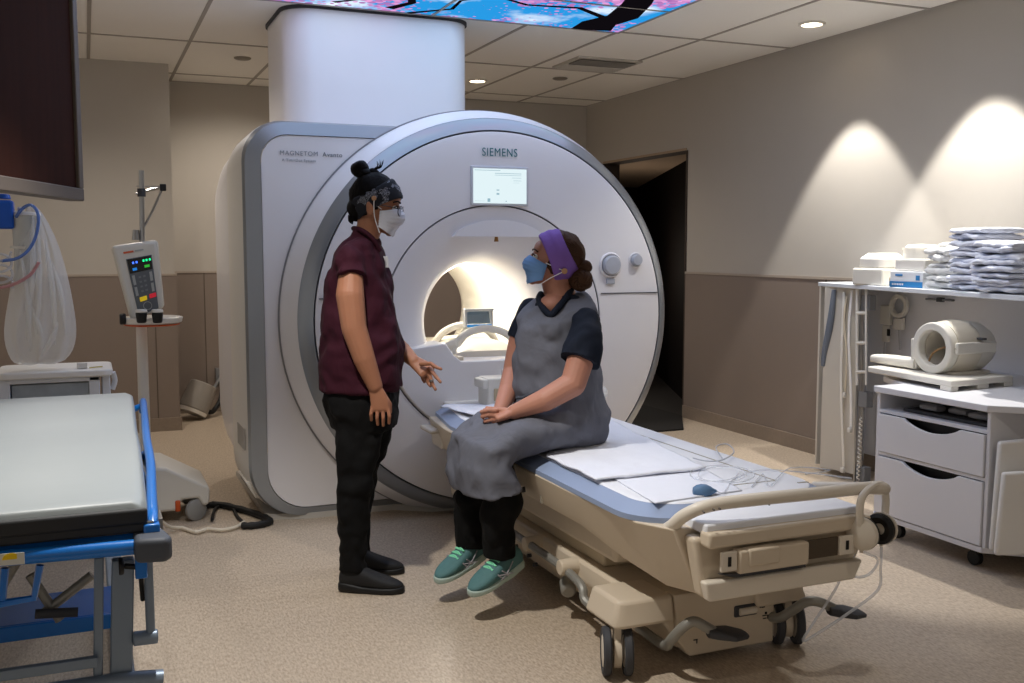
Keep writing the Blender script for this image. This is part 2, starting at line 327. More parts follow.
# wall spotlight lying low at the back wall
t = thing('wall_spotlight', 'small grey cylindrical spotlight low on the back wall left of the scanner', 'spotlight', (.86, 8.7, .1))
a = aty(222, 375, 8.72); bpt = aty(208, 398, 8.5)
MB().cyl(a, bpt, .014).bx(V((a.x-.05, 8.71, a.z-.06)), V((a.x+.05, 8.748, a.z+.06))).build('arm', GRAYP, t)
c0 = aty(204, 384, 8.45); c1 = aty(193, 410, 8.4); MB().cyl(c0, c1, .11, .12, 24).build('lamp_head', mat('lamp_grey', '8C867E', .5), t, bevel=.01)
MB().cyl(c1, c1+(c1-c0)*.12, .118, .112, 24).build('lens_ring', WARMW, t)
MB().tube([aty(222, 375, 8.6), aty(221, 398, 8.55), aty(212, 412, 8.45), aty(205, 408, 8.42)], .02).build('bracket', BLACK, t)
# ================================================================ MRI SCANNER
GX0, GZ0 = 1.95, 1.01
mri = thing('mri_scanner', 'big white MRI scanner with a round silver-rimmed front and a lit bore', 'MRI scanner', (GX0, 5.5, 0))
def rr_ring(mb, y, x0, x1, z0, z1, rt, rb, n=9):
    p = []
    h = (z1-z0)/2; xr = GX0+h-.02
    for k in range(2*n+1):      # the right half follows the round front
        a = radians(-90+180*k/(2*n)); p.append(mb.b.verts.new((xr-h+h*cos(a), y, (z0+z1)/2+h*sin(a))))
    for cx, cz, r, a0 in ((x0+rt, z1-rt, rt, 90), (x0+rb, z0+rb, rb, 180)):
        for k in range(n+1):
            a = radians(a0+90*k/n); p.append(mb.b.verts.new((cx+r*cos(a), y, cz+r*sin(a))))
    return p
def shell(spec, name, m, cap=False, **k):
    mb = MB(); mb.skin([rr_ring(mb, *s) for s in spec], cap); return mb.build(name, m, mri, **k)
X0, X1 = .715, 3.185
shell([(5.085, X0+.004, X1-.004, .015, 1.995, .2, .27), (5.16, X0-.012, X1+.012, .01, 2.0, .22, .27), (5.55, X0-.012, X1+.012, .01, 2.0, .24, .27)], 'front_side_cover', WARMW)
shell([(5.556, X0-.008, X1+.008, .06, 1.995, .26, .3), (6.0, X0-.008, X1+.008, .08, 1.99, .3, .32), (6.3, X0+.01, X1-.01, .1, 1.97, .34, .34)], 'rear_side_cover', WHITE)
shell([(5.55, X0+.0, X1-.0, .06, 1.99, .25, .28), (5.558, X0+.0, X1-.0, .06, 1.99, .25, .28)], 'cover_seam', SEAM)
# back cover with a hole for the bore
def annulus(mb, y, cx, cz, rin, ring, n=64):
    A = [mb.b.verts.new((cx+rin*cos(2*pi*k/n), y, cz+rin*sin(2*pi*k/n))) for k in range(n)]; B = []
    for k in range(n):
        a = 2*pi*k/n; best = ring(a); B.append(mb.b.verts.new((best[0], y, best[1])))
    for k in range(n): mb.b.faces.new((A[k], A[(k+1) % n], B[(k+1) % n], B[k]))
def sq(a, cx=GX0, cz=GZ0, hx=1.2, hz=.9):
    if cos(a) > 0: return (cx+.88*cos(a), cz+.9*sin(a))
    c_, s_ = cos(a), sin(a); p = 8; r = (abs(c_/hx)**p+abs(s_/hz)**p)**(-1/p); return (cx+r*c_, cz+r*s_)
mb = MB(); annulus(mb, 6.3, GX0, GZ0, .42, sq); mb.build('rear_cover', WHITE, mri)
# front trim frame and front side panel
shell([(5.045, X0+.085, X1-.085, .06, 1.925, .13, .2), (5.04, X0+.085, X1-.085, .06, 1.925, .13, .2), (5.052, X0+.01, X1-.01, .02, 1.985, .2, .26), (5.086, X0, X1, .012, 1.995, .2, .27)], 'silver_frame', BAND)
mb = MB(); mb.b.faces.new(rr_ring(mb, 5.048, X0+.08, X1-.08, .055, 1.93, .13, .2)); r_ = [v.co.copy() for v in mb.b.verts]; mb.b.free()
mb = MB(); A = rr_ring(mb, 5.046, X0+.088, X1-.088, .063, 1.922, .13, .2)
n = len(A); Bv = [mb.b.verts.new((GX0+.98*(v.co.x-GX0)/max(1e-6, sqrt((v.co.x-GX0)**2+(v.co.z-GZ0)**2)), 5.046, GZ0+.9*(v.co.z-GZ0)/max(1e-6, sqrt((v.co.x-GX0)**2+(v.co.z-GZ0)**2)))) for v in A]
for i in range(n): mb.b.faces.new((A[i], A[(i+1) % n], Bv[(i+1) % n], Bv[i]))
mb.build('front_side_panel', WHITE, mri)
tb = MB(); tb.tube([v for v in r_], .003, 6, 0, True); tb.build('panel_seam', SEAM, mri)
# foot plinth
shp = [(X0+.08, 5.1), (X0+.3, 5.045), (1.45, 5.045), (1.62, 4.93), (1.95, 4.9), (2.45, 5.0), (2.6, 5.1), (2.6, 6.2), (X0+.08, 6.2)]
MB().prism([(x, y, 0) for x, y in shp], (0, 0, .03)).build('plinth', mat('plinth_grey', 'B9B5AE', .5), mri)
# side vents and recess at the lower left corner
for k in range(7):
    MB().bx((X0-.016, 5.13+.035*k, .36), (X0-.01, 5.142+.035*k, .47)).build('vent_slot', mat('vent_slot_grey', 'B3AFA8', .6), mri)
MB().prism([(X0+.012, 5.12, .2), (X0+.012, 5.42, .2), (X0+.06, 5.42, .11), (X0+.06, 5.12, .11)], (-.025, 0, 0)).build('corner_hatch', WARMW, mri, bevel=.008)
# front ring
c = (GX0, 0, GZ0)
MB().lathe([(1.076, 5.08), (1.076, 5.0), (1.07, 4.985), (1.035, 4.90), (1.022, 4.862)], c, n=160).build('ring_rim', WHITE, mri, clipz=.03)
MB().lathe([(1.022, 4.864), (1.018, 4.858), (1.0, 4.835), (.975, 4.815), (.957, 4.806), (.953, 4.812)], c, n=160).build('silver_ring', BAND, mri, clipz=.03)
MB().lathe([(.956, 4.83), (.9515, 4.806), (.9475, 4.83)], c, n=160).build('ring_seam', SEAM, mri, clipz=.03)
MB().lathe([(.9495, 4.83), (.948, 4.805), (.93, 4.800), (.8, 4.796), (.66, 4.796)], c, n=160).build('front_panel', WHITE, mri, clipz=.03)
cb = (GX0-.02, 0, .99)
mb = MB(); mb.skin([mb.ring(V((cx, y, cz)), V((0, 0, r)), V((r, 0, 0)), 160) for cx, cz, r, y in ((GX0, GZ0, .66, 4.796), (cb[0], cb[2], .603, 4.798), (cb[0], cb[2], .6, 4.81))], False); mb.build('inner_front_panel', WHITE, mri)
MB().lathe([(.604, 4.82), (.6, 4.802), (.596, 4.82)], cb, n=128).build('funnel_seam', SEAM, mri)
MB().lathe([(.597, 4.815), (.594, 4.80), (.56, 4.806), (.50, 4.825), (.43, 4.86), (.37, 4.905), (.333, 4.965), (.315, 5.04), (.305, 5.2)], cb, n=128).build('funnel', WHITE, mri)
MB().lathe([(.305, 5.2), (.303, 5.6), (.303, 6.1), (.33, 6.22), (.38, 6.28), (.43, 6.302)], cb, n=96).build('bore_tube', mat('bore_liner', 'EEEAE0', .5), mri)
MB().lathe([(1.077, 5.05), (1.077, 5.038), (1.084, 5.038), (1.084, 5.05)], c, n=160).build('rim_seam', mat('light_seam', '8A8A8E', .6), mri, clipz=.03)
# lower front filling the dish, with the docking notch
fx = lambda px, py: aty(px, py, 4.795)
def arc(cx, cz, r, a0, a1, n):
    return [(cx+r*cos(radians(a0+(a1-a0)*k/n)), cz+r*sin(radians(a0+(a1-a0)*k/n))) for k in range(n+1)]
a0 = math.degrees(math.asin((.86-.99)/.592))
low = arc(GX0-.02, .99, .592, 180-a0, 360+a0, 40)
low += [(2.24, .865), (2.2, .80), (1.74, .80), (1.7, .83), (1.655, .895)]
MB().prism([(x, 4.788, z) for x, z in low], (0, .2, 0)).build('docking_cover', WHITE, mri, bevel=.006)
MB().bx((1.64, 4.70, .50), (2.28, 4.80, .60)).build('dock_ledge', WARMW, mri, bevel=.01)
# joints on the round front
sb = MB()
for x0, x1 in ((2.535, 2.885), (1.02, 1.36)): sb.bx((x0, 4.792, 1.128), (x1, 4.797, 1.133))
sb.build('front_seam', SEAM, mri)
# screen, logo, buttons, markings
p0, p1 = aty(473, 168, 4.79), aty(526, 204, 4.79)
MB().bx((p0.x-.012, 4.787, p1.z-.012), (p1.x+.012, 4.80, p0.z+.012)).build('screen_bezel', mat('bezel', 'C8CBD2', .4), mri, bevel=.004)
scr = MB().bx((p0.x, 4.784, p1.z), (p1.x, 4.788, p0.z)).build('screen', emat('screen_glow', 'E3F4F8', 1.0), mri)
ui = emat('screen_ink', '9FC4D2', .85)
w, h = p1.x-p0.x, p0.z-p1.z
u = MB()
for a, b_, c_, d_ in ((.02, .94, .5, .955), (.4, .86, .9, .875), (.4, .81, .9, .82), (.72, .74, .9, .75), (.75, .66, .9, .67), (.75, .60, .86, .605), (.43, .25, .48, .3), (.43, .37, .48, .4), (.26, .04, .31, .14), (.02, .06, .2, .065), (.6, .05, .62, .08)):
    u.bx((p0.x+a*w, 4.7825, p1.z+b_*h), (p0.x+c_*w, 4.784, p1.z+d_*h))
u.build('screen_menu', ui, mri)
text('SIEMENS', 'logo_text', .058, facing((1.95, 4.79, 1.852), (1, 0, 0), (0, 0, 1)), mat('teal_ink', '0E6A72', .5), mri, sx=.82)
INK = mat('grey_ink', '8A8D95', .5); INK2 = mat('dark_grey_ink', '63666E', .5)
text('MAGNETOM', 'model_text', .031, facing(aty(299, 153.5, 5.042), (1, 0, 0), (0, 0, 1)), INK, mri)
text('Avanto', 'model_text', .031, facing(aty(332.5, 155, 5.042), (1, 0, 0), (0, 0, 1)), INK2, mri)
text('A Tim+Dot System', 'model_text', .019, facing(aty(299, 160.5, 5.042), (1, 0, 0), (0, 0, 1)), INK, mri)
for x, z, r in ((2.59, 1.282, .055), (2.742, 1.308, .033)):
    k = MB().lathe([(r*1.15, 0), (r*1.25, -.004), (r*1.12, -.012), (r, -.008)], (x, 4.796, z), n=32).build('dial_surround', WHITE, mri)
    MB().lathe([(r*.95, 0), (r*.92, -.026), (r*.8, -.034), (.0001, -.036)], (x, 4.796, z), n=32).build('control_dial', mat('dial_grey', 'AEB2BC', .3), mri, bevel=0)
MB().box((2.59, 4.79, 1.195), (.05, .012, .03)).build('dial_button', mat('dial_grey', 'AEB2BC', .3), mri, bevel=.004)
# patient light bar above the bore
MB().prism([(GX0-.25+.5*k/16, 4.86, 1.43+.085*sin(pi*k/16)**.6) for k in range(17)], (0, -.062, 0)).build('light_bar', WHITE, mri)
MB().cyl((GX0-.01, 4.815, 1.405), (GX0-.01, 4.815, 1.43), .012, .008, 12).build('laser_marker', mat('amber', '8A5A18', .4), mri)
# things inside the bore
brd = MB().loft([((GX0, 4.84, .765), (.26, 0, 0), (0, 0, .035)), ((GX0, 6.2, .765), (.26, 0, 0), (0, 0, .035))], 24, 4).build('bore_bed', CREAM2, mri)
MB().box((GX0-.2, 5.45, .81), (.03, 1.25, .02)).box((GX0+.2, 5.45, .81), (.03, 1.25, .02)).build('bed_rail', CREAM, mri, bevel=.004)
hc = thing('head_coil', 'white head coil cradle with a tilted mirror lying inside the lit bore', 'head coil', (1.93, 5.1, .8))
ar = []
for k in range(13):
    a = radians(180-15*k); ar.append((1.95+.185*cos(a), 5.0, .815+.13*sin(a)))
MB().tube(ar, .02, 10, 2).build('front_arch', IVORY, hc)
MB().tube([(x, y+.3, z) for x, y, z in ar], .02, 10, 2).build('rear_arch', IVORY, hc)
MB().loft([((1.95, 4.97, .80), (.2, 0, 0), (0, 0, .03)), ((1.95, 5.15, .82), (.19, 0, 0), (0, 0, .05)), ((1.95, 5.4, .82), (.17, 0, 0), (0, 0, .06))], 20, 3).build('cradle', CREAM2, hc)
MB().loft([((1.7, 4.98, .85), (.03, 0, 0), (0, 0, .02)), ((1.8, 5.0, .88), (.03, .03, 0), (0, 0, .03)), ((1.86, 5.06, .92), (.03, .03, 0), (0, 0, .03))], 12).build('side_pad', IVORY, hc)
m0 = aty(478, 327, 5.1)
MB().box(m0+V((0, 0, .05)), (.13, .012, .07), M=Matrix.Rotation(radians(-20), 3, 'X')).build('mirror', mat('mirror_glass', '9FB6C8', .08, metal=.8), hc)
MB().box(m0+V((0, -.005, .094)), (.165, .05, .012)).box(m0+V((-.075, 0, .04)), (.012, .04, .1)).box(m0+V((.075, 0, .04)), (.012, .04, .1)).build('mirror_frame', mat('frosted_frame', 'C9CBCB', .3), hc, bevel=.003)
MB().box(m0+V((0, -.02, .008)), (.14, .02, .014)).build('blue_strip', mat('bright_blue', '3D9BE8', .4, emit='3D9BE8', estr=.15), hc, bevel=.004)
# ================================================================ PATIENT TABLE
pt = thing('patient_table', 'cream wheeled patient table docked to the scanner with a white top and blue-grey edge', 'patient table', (1.88, 3.6, 0))
def topline(inset=0, z=0, y0=4.72):
    x0, x1, yn = 1.49+inset, 2.265-inset, 2.545+inset*.8
    r = .17-inset*.5; p = [(x0+.085, y0), (x0+.02, y0-.4)]
    for k in range(9):
        a = radians(180+90*k/8); p.append((x0+r+r*cos(a), yn+r+r*sin(a)))
    for k in range(9):
        a = radians(270+90*k/8); p.append((x1-r+r*cos(a), yn+r+r*sin(a)))
    p += [(x1, y0-.35), (x1-.03, y0)]
    return [(x, y, z) for x, y in p]
mb = MB(); mb.skin([[mb.b.verts.new(v) for v in topline(i, z)] for i, z in ((0, .545), (0, .562), (.055, .592), (.06, .590))], True); mb.build('edge_trim', TRIMBLUE, pt)
mb = MB(); mb.skin([[mb.b.verts.new(v) for v in topline(i, z)] for i, z in ((.054, .56), (.054, .592), (.06, .596), (.07, .596))], True); mb.build('table_top', TABLEW, pt)
MB().bx((1.655, 2.72, .59), (1.66, 4.6, .5975)).bx((2.10, 2.72, .59), (2.105, 4.6, .5975)).bx((1.655, 2.72, .59), (2.105, 2.725, .5975)).build('top_joint', mat('joint_grey', '9A9486', .6), pt)
MB().bx((1.60, 2.66, .59), (1.64, 2.67, .5975)).bx((2.15, 2.66, .59), (2.19, 2.67, .5975)).build('grip_slot', mat('joint_grey', '9A9486', .6), pt)
# side shell below the trim: sections along y, tapering inward and downward at the near end
def side(mb, y, xt0, xt1, zt, xb0, xb1, zb, r=.03):
    return [mb.b.verts.new(p) for p in ((xt0, y, zt), (xb0-.004, y, zb+r), (xb0+r*.4, y, zb), (xb1-r*.4, y, zb), (xb1+.004, y, zb+r), (xt1, y, zt))]
mb = MB(); mb.skin([side(mb, *s) for s in (
    (4.70, 1.53, 2.23, .545, 1.57, 2.2, .40), (4.35, 1.493, 2.262, .545, 1.53, 2.23, .41), (3.4, 1.493, 2.262, .545, 1.53, 2.23, .42),
    (3.05, 1.493, 2.262, .545, 1.53, 2.23, .42), (2.8, 1.495, 2.262, .545, 1.56, 2.21, .37), (2.62, 1.51, 2.25, .545, 1.61, 2.17, .33), (2.5, 1.57, 2.2, .545, 1.65, 2.14, .335))], True)
mb.build('side_shell', CREAM, pt, bevel=.006, sharp=30)
# end frame: carrying face, top handle loop
E0 = 2.46
MB().prism([(1.60, 2.5, .53), (1.64, 2.5, .34), (2.18, 2.5, .34), (2.27, 2.5, .53)], (0, -.06, 0)).build('end_shell', CREAM, pt, bevel=.015, bseg=3)
MB().prism([(1.62, 2.44, .405), (1.635, 2.44, .345), (2.17, 2.44, .345), (2.2, 2.44, .405)], (0, -.035, 0)).build('end_bumper', CREAM2, pt, bevel=.008, bseg=3)
pts = [V((1.60, 2.60, .515)), aty(672, 526, 2.53), aty(686, 514.5, 2.48), aty(712, 505, 2.44), aty(760, 499, 2.42), aty(820, 493, 2.42), aty(872, 487.5, 2.42), aty(884, 489, 2.46), (2.335, 2.56, .585), (2.26, 2.72, .56)]
mb = MB(); mb.tube(pts, lambda t: .0195, 14, 5); mb.build('end_handle', CREAM2, pt)
for px, py in ((703, 511.5), (713, 509), (719, 508), (768, 503.5), (838, 495)):
    sm = aty(px, py, 2.415); MB().cyl(sm, sm+V((0, -.007, -.002)), .003, n=10).build('screw_mark', mat('screw_dark', '5A5348', .5), pt)
tr = lambda a, z: (a, 2.5, z)
MB().bx((1.63, 2.42, .54), (2.2, 2.64, .572)).build('end_tray', TABLEW, pt, bevel=.006)
MB().bx((1.625, 2.395, .505), (2.2, 2.45, .552)).build('end_ledge', CREAM, pt, bevel=.01, bseg=3)
for x in (1.69, 2.12):
    MB().bx((x-.028, 2.388, .435), (x+.028, 2.40, .495)).build('latch_plate', CREAM2, pt, bevel=.004)
    MB().bx((x-.006, 2.385, .452), (x+.004, 2.39, .48)).build('latch_key', BLACK, pt)
MB().bx((1.72, 2.38, .425), (1.97, 2.42, .495)).bx((1.75, 2.375, .445), (1.86, 2.42, .497)).build('release_drawer', CREAM, pt, bevel=.006)
MB().bx((1.97, 2.396, .435), (2.09, 2.402, .493)).build('release_recess', mat('recess_brown', '4B4032', .7), pt)
MB().prism([(1.66, 2.396, .43), (1.72, 2.396, .412), (1.97, 2.396, .412), (1.97, 2.396, .425), (1.72, 2.396, .425)], (0, .01, 0)).build('shadow_gap', DGREY, pt)
# upper side details
MB().bx((1.535, 3.45, .445), (1.545, 4.3, .50)).build('side_recess', mat('recess_tan', 'B7A586', .6), pt, bevel=.004)
MB().bx((1.522, 3.34, .43), (1.532, 3.345, .54)).bx((1.53, 4.36, .42), (1.52, 4.365, .54)).build('side_joint', mat('joint_grey', '9A9486', .6), pt)
MB().tube([(1.515, 3.75, .455), (1.495, 3.72, .452), (1.495, 3.5, .452), (1.515, 3.47, .455)], .011, 8).build('side_release_bar', DGREY, pt)
MB().cyl((1.535, 3.62, .455), (1.485, 3.62, .455), .02).build('bar_collar', CREAM, pt)
MB().box((1.53, 4.60, .50), (.10, .16, .022)).box((1.57, 4.60, .455), (.06, .14, .09), taper=1.2).build('dock_handle', CREAM2, pt, bevel=.01, bseg=3)
# lifting section and lower chassis
MB().bx((1.62, 2.95, .30), (2.12, 4.5, .425)).build('lift_housing', CREAM, pt, bevel=.02, bseg=3)
MB().bx((1.66, 3.1, .24), (2.08, 4.4, .31)).build('lift_bellows', mat('cream_shade_plastic', 'C4B396', .5), pt, bevel=.01)
mb = MB(); mb.skin([[mb.b.verts.new(p) for p in ((x0, y, z1), (x0-.005, y, .17), (x0+.09, y, .045), (x1-.02, y, .045), (x1, y, z1))] for x0, x1, y, z1 in ((1.62, 2.14, 4.62, .24), (1.62, 2.14, 2.95, .24), (1.69, 2.13, 2.76, .24))], True)
mb.build('chassis', CREAM, pt, bevel=.01)
MB().prism([(1.725, 2.74, .245), (1.745, 2.74, .085), (1.79, 2.74, .03), (2.125, 2.74, .03), (2.125, 2.74, .245)], (0, .06, 0)).build('chassis_front', CREAM, pt, bevel=.006)
MB().bx((1.96, 2.732, .138), (2.05, 2.745, .178)).build('slot_recess', DGREY, pt, bevel=.006)
MB().cyl((1.975, 2.73, .158), (2.042, 2.73, .158), .012).build('slot_lever', CREAM2, pt, bevel=.003)
m_ = MB()
for (x, z, w_, h_) in ((2.066, .168, .003, .022), (2.075, .178, .018, .003), (2.075, .168, .012, .003), (2.078, .158, .014, .003), (2.092, .174, .003, .014), (2.1, .166, .012, .003), (2.085, .128, .018, .003), (2.085, .118, .014, .003), (2.098, .122, .003, .014), (1.81, .085, .016, .003), (1.815, .078, .003, .012), (2.09, .136, .008, .008)):
    m_.bx((x-w_/2, 2.738, z-h_/2), (x+w_/2, 2.741, z+h_/2))
m_.build('pedal_pictogram', BLACK, pt)
# side foot rail
for n_, off in ((0, 0),):
    MB().tube([(1.62, 3.98, .215), (1.575, 3.94, .215), (1.57, 3.6, .212), (1.575, 3.28, .205), (1.58, 3.12, .18), (1.575, 3.08, .14), (1.6, 3.0, .12), (1.64, 2.95, .12)], .016, 10).build('foot_rail', GREYTUBE, pt)
for y in (3.56, 3.24): MB().cyl((1.63, y, .212), (1.55, y, .212), .032, .028).build('rail_bracket', CREAM, pt, bevel=.004)
m_ = MB()
for y, z in ((3.9, .14), (3.8, .13), (3.66, .13), (3.6, .11)): m_.cyl((1.625, y, z), (1.608, y, z), .008, n=10)
m_.build('side_bolts', DGREY, pt)
MB().cyl((1.61, 3.3, .14), (1.59, 3.24, .115), .028, .030).build('rail_foot', GREYTUBE, pt, bevel=.01)
# wheel arches, castors
for sx, x in ((-1, 1.50), (1, 2.26)):
    for y in (2.82,):
        xo = x; xi = x-sx*.22
        q = [(xo, y-.085), (xo-sx*.03, y-.1), (xi, y-.1), (xi, y+.12), (xo, y+.12)]
        m_ = MB(); m_.prism([(a, b_, .165) for a, b_ in q], (0, 0, .085)); m_.b.verts.ensure_lookup_table()
        for v in m_.b.verts:
            if v.co.z > .2: v.co.x -= sx*.022*(1 if abs(v.co.x-xo) < .05 else 0); v.co.y += .018 if v.co.y < y else -.015
        m_.build('wheel_arch', CREAM, pt, bevel=.012, bseg=3)
        r = .078; xc = 1.535 if sx < 0 else 2.205; y = 2.775; cs = MB().cyl(V((xc, y, .075))-RT*.012, V((xc, y, .075))+RT*.012, .05).box((xc, y, .125), (.024, .04, .09), rz=-YAW); ca = cs.build('castor_fork', CREAM, pt)
        for dx in (-.034, .034):
            w_ = MB().lathe([(.055, -.013), (.072, -.014), (r, -.008), (r, .008), (.072, .014), (.055, .013)], V((xc, y, r))+RT*dx, RT, n=36, closed=True).build('wheel', DGREY, pt)
            MB().lathe([(.0001, -.012), (.05, -.012), (.056, -.008), (.056, .008), (.05, .012), (.0001, .012)], V((xc, y, r))+RT*dx, RT, n=36).build('wheel_hub', CREAM2, w_)
for x in (1.76, 2.05):
    for dx in (-.03, .03): w_ = MB().lathe([(.0001, -.013), (.07, -.014), (.076, -.008), (.076, .008), (.07, .014), (.0001, .013)], (x+dx, 4.45, .076), (1, 0, 0), n=32).build('rear_wheel', DGREY, pt)
# pedals
def pedal(pts, tip, d):
    MB().tube(pts, .0165, 12, 5).build('pedal_arm', GREYTUBE, pt)
    dd = V(d).normalized(); s_ = V((-dd.y, dd.x, 0)); tip = V(tip)
    MB().loft([(tip-dd*.03, s_*.02, V((0, 0, .015)), 3), (tip, s_*.030, V((0, 0, .018)), 3), (tip+dd*.045, s_*.055, V((0, 0, .013)), 3), (tip+dd*.09, s_*.034, V((0, 0, .008)), 3), (tip+dd*.1, s_*.02, V((0, 0, .004)), 3)], 16).build('pedal_pad', DGREY, pt)
pedal([V((1.66, 2.85, .11)), aty(664, 645, 2.72), aty(671, 640, 2.66), aty(682, 628, 2.62), aty(694, 621.5, 2.6), aty(706, 627, 2.59), aty(715, 632, 2.585)], aty(717, 633, 2.58), (1, -.25, -.1))
pedal([V((2.11, 2.82, .12)), aty(776, 618, 2.72), aty(790, 612, 2.68), aty(806, 602, 2.64), aty(819, 602, 2.62), aty(833, 608, 2.61)], aty(837, 611, 2.60), (1, -.2, -.15))
# ---- things on the table
def sheet(name, poly, z, th, label, cat, m=SHEET, amp=.004, n=34, fr=7):
    xs_ = [p[0] for p in poly]; ys_ = [p[1] for p in poly]; a, b_, c_, d_ = [V((*p, 0)) for p in poly]
    def f(u, v):
        p = (a*(1-u)+b_*u)*(1-v)+(d_*(1-u)+c_*u)*v
        return V((p.x, p.y, z+amp*(1+noise.noise(V((p.x*fr, p.y*fr, z*3))))+amp*.4*noise.noise(V((p.x*30, p.y*12, 1)))))
    mb = MB(); mb.grid(f, n, n); o = mb.build(name, m, None, solid=th, sharp=0); o.modifiers['solid'].offset = 1
    return tag(o, label, cat)
sheet('folded_bed_sheet', [tuple(atz(546, 458, .60).xy), tuple(atz(596, 482, .60).xy), tuple(atz(706, 471, .60).xy), (2.2, 4.3)], .598, .006, 'white folded sheet spread under the seated woman on the table', 'bed sheet', amp=.007, fr=9)
sheet('paper_pad', [tuple(atz(612, 477, .60).xy), tuple(atz(655, 503, .60).xy), tuple(atz(742, 490, .60).xy), tuple(atz(700, 466, .60).xy)], .5965, .003, 'thin white pad on the table end beside the blue squeeze bulb', 'pad', amp=.001)
sheet('crumpled_paper', [(1.56, 4.60), (1.62, 4.1), (1.95, 4.1), (1.9, 4.6)], .598, .003, 'white crumpled paper lying at the scanner end of the table', 'paper', amp=.012, fr=12)
# coil connector block near the scanner
cbk = thing('coil_block', 'white plastic coil connector block on the table near the bore', 'coil connector', (1.83, 4.5, .594))
bc = atz(490, 400, .60)
bc = V((1.86, 4.60, .598))
MB().bx(bc+V((-.075, -.06, 0)), bc+V((.05, .08, .14))).bx(bc+V((-.10, -.055, .09)), bc+V((.06, .07, .135))).build('block_body', IVORY, cbk, bevel=.008, bseg=3)
MB().bx(bc+V((.05, -.04, 0)), bc+V((.17, .09, .17))).build('block_back', WHITE, cbk, bevel=.01, bseg=3)
MB().cyl(bc+V((.09, .02, .17)), bc+V((.09, .02, .19)), .03).build('block_cap', WHITE, cbk, bevel=.004)
MB().bx(bc+V((-.045, -.064, .03)), bc+V((-.005, -.058, .09))).build('block_window', mat('recess_tan', 'B7A586', .6), cbk, bevel=.004)
# squeeze bulb and clear tubing
bp_ = atz(704, 491, .61)
sb = thing('squeeze_bulb', 'blue rubber squeeze bulb on the table end', 'squeeze bulb', (bp_.x, bp_.y, .597))
M_ = Matrix.Rotation(radians(-15), 3, 'Z')
MB().loft([(bp_+RT*x, V((0, 0, 1))*r, FW*r*1.05) for x, r in ((-.036, .004), (-.034, .012), (-.024, .019), (-.008, .0225), (.008, .021), (.022, .014), (.032, .007), (.04, .004))], 20).build('bulb', mat('bulb_blue', '4F7195', .55), sb)
MB().tube([bp_+RT*.038, bp_+RT*.07+V((0, .01, -.006)), atz(735, 478, .60), atz(760, 470, .602), atz(800, 472, .602), atz(850, 478, .61), (2.26, 2.6, .62)], .0024, 8).build('air_tube', CLEAR, sb)
tb = MB(); pts = []
for k in range(36):
    a = 2*pi*k/15; pts.append(atz(712+26*cos(a)+k*.55, 473+8*sin(a)+k*.05, .60+.0006*k))
tb.tube(pts, .0022, 8, 2); tag(tb.build('coiled_tube', CLEAR), 'coil of thin clear tubing lying on the table beside the blue bulb', 'tube')
tb = MB(); tb.tube([atz(693, 458, .608), atz(706, 461, .612), atz(722, 460, .612), atz(734, 452, .610), atz(727, 444, .61), atz(716, 447, .609), atz(722, 458, .61)], .0025, 8); tag(tb.build('tube_loop', mat('silver_tube', 'B9BCC6', .3)), 'small clear tube loop with a metal clip near the far table edge', 'tube')
tb = MB(); tb.tube([atz(752, 487, .601), atz(763, 474, .603), atz(770, 486, .603), atz(790, 468, .604), atz(830, 470, .607), (2.25, 2.75, .60)], .0025, 8); tag(tb.build('tube_junction', CLEAR), 'branching clear tube crossing the white table end towards the handle', 'tube')
# headphones hanging on the end handle
hp = thing('headphones', 'cream over-ear headphones with black cushions hanging from the table end handle', 'headphones', (2.34, 2.45, .40))
c0, c1 = aty(862, 534, 2.38), aty(882, 528, 2.44)
tp = (c0+c1)/2; tp.z = .628; ax = (c1-c0).normalized()
ax = V((.947, .317, 0)).normalized()
MB().tube([c0+V((0, 0, .03))-ax*.012, c0-ax*.018+V((0, 0, .085)), V((c0.x, c0.y, .618)), V((tp.x, tp.y, .634)), V((c1.x, c1.y, .622)), c1+ax*.018+V((0, 0, .085)), c1+V((0, 0, .03))+ax*.012], .012, 10).build('headband_arch', CREAM2, hp)
for cc, sg in ((c0, -1), (c1, 1)):
    MB().lathe([(.0001, .024*sg), (.034, .021*sg), (.050, .008*sg), (.052, -.006*sg), (.0001, -.006*sg)], cc, ax, n=28).build('ear_cup', CREAM2, hp, sub=0)
    MB().lathe([(.020, -.006*sg), (.049, -.008*sg), (.049, -.020*sg), (.038, -.026*sg), (.018, -.018*sg)], cc, ax, n=28, closed=True).build('ear_cushion', BLACK, hp)
    MB().cyl(cc+V((0, 0, -.038)), cc+V((0, 0, -.058)), .006).build('tube_nipple', CREAM2, hp)
e0, e1 = c0-V((0, 0, .055)), c1-V((0, 0, .055))
MB().tube([e1, e1+V((.0, 0, -.08)), aty(878, 590, 2.45), aty(850, 612, 2.45), aty(820, 632, 2.45), aty(803, 641, 2.45), aty(812, 625, 2.46), aty(835, 590, 2.47), aty(842, 570, 2.48), (2.2, 2.5, .42)], .0045, 8).build('ear_tube', CLEAR, hp)
MB().tube([e0, aty(878, 560, 2.42), aty(868, 575, 2.42), aty(852, 574, 2.43), (2.21, 2.45, .44)], .0045, 8).build('ear_tube', CLEAR, hp)
# plastic-wrapped bag behind the seated woman, between her and the scanner
wb = MB(); b0 = atz(618, 412, .66)
wb.ball(V((2.18, 4.3, .665)), (.12, .12, .065), seg=24)
for v in wb.b.verts: v.co += V((noise.noise(v.co*14), noise.noise(v.co*14+V((5, 1, 2))), noise.noise(v.co*18+V((9, 4, 2)))))*.035
for v in wb.b.verts: v.co.z = max(v.co.z, .597)
tag(wb.build('plastic_bag', FILM, sub=1, sharp=0), 'clear crumpled plastic bag on the far table corner right of the seated woman', 'plastic bag')
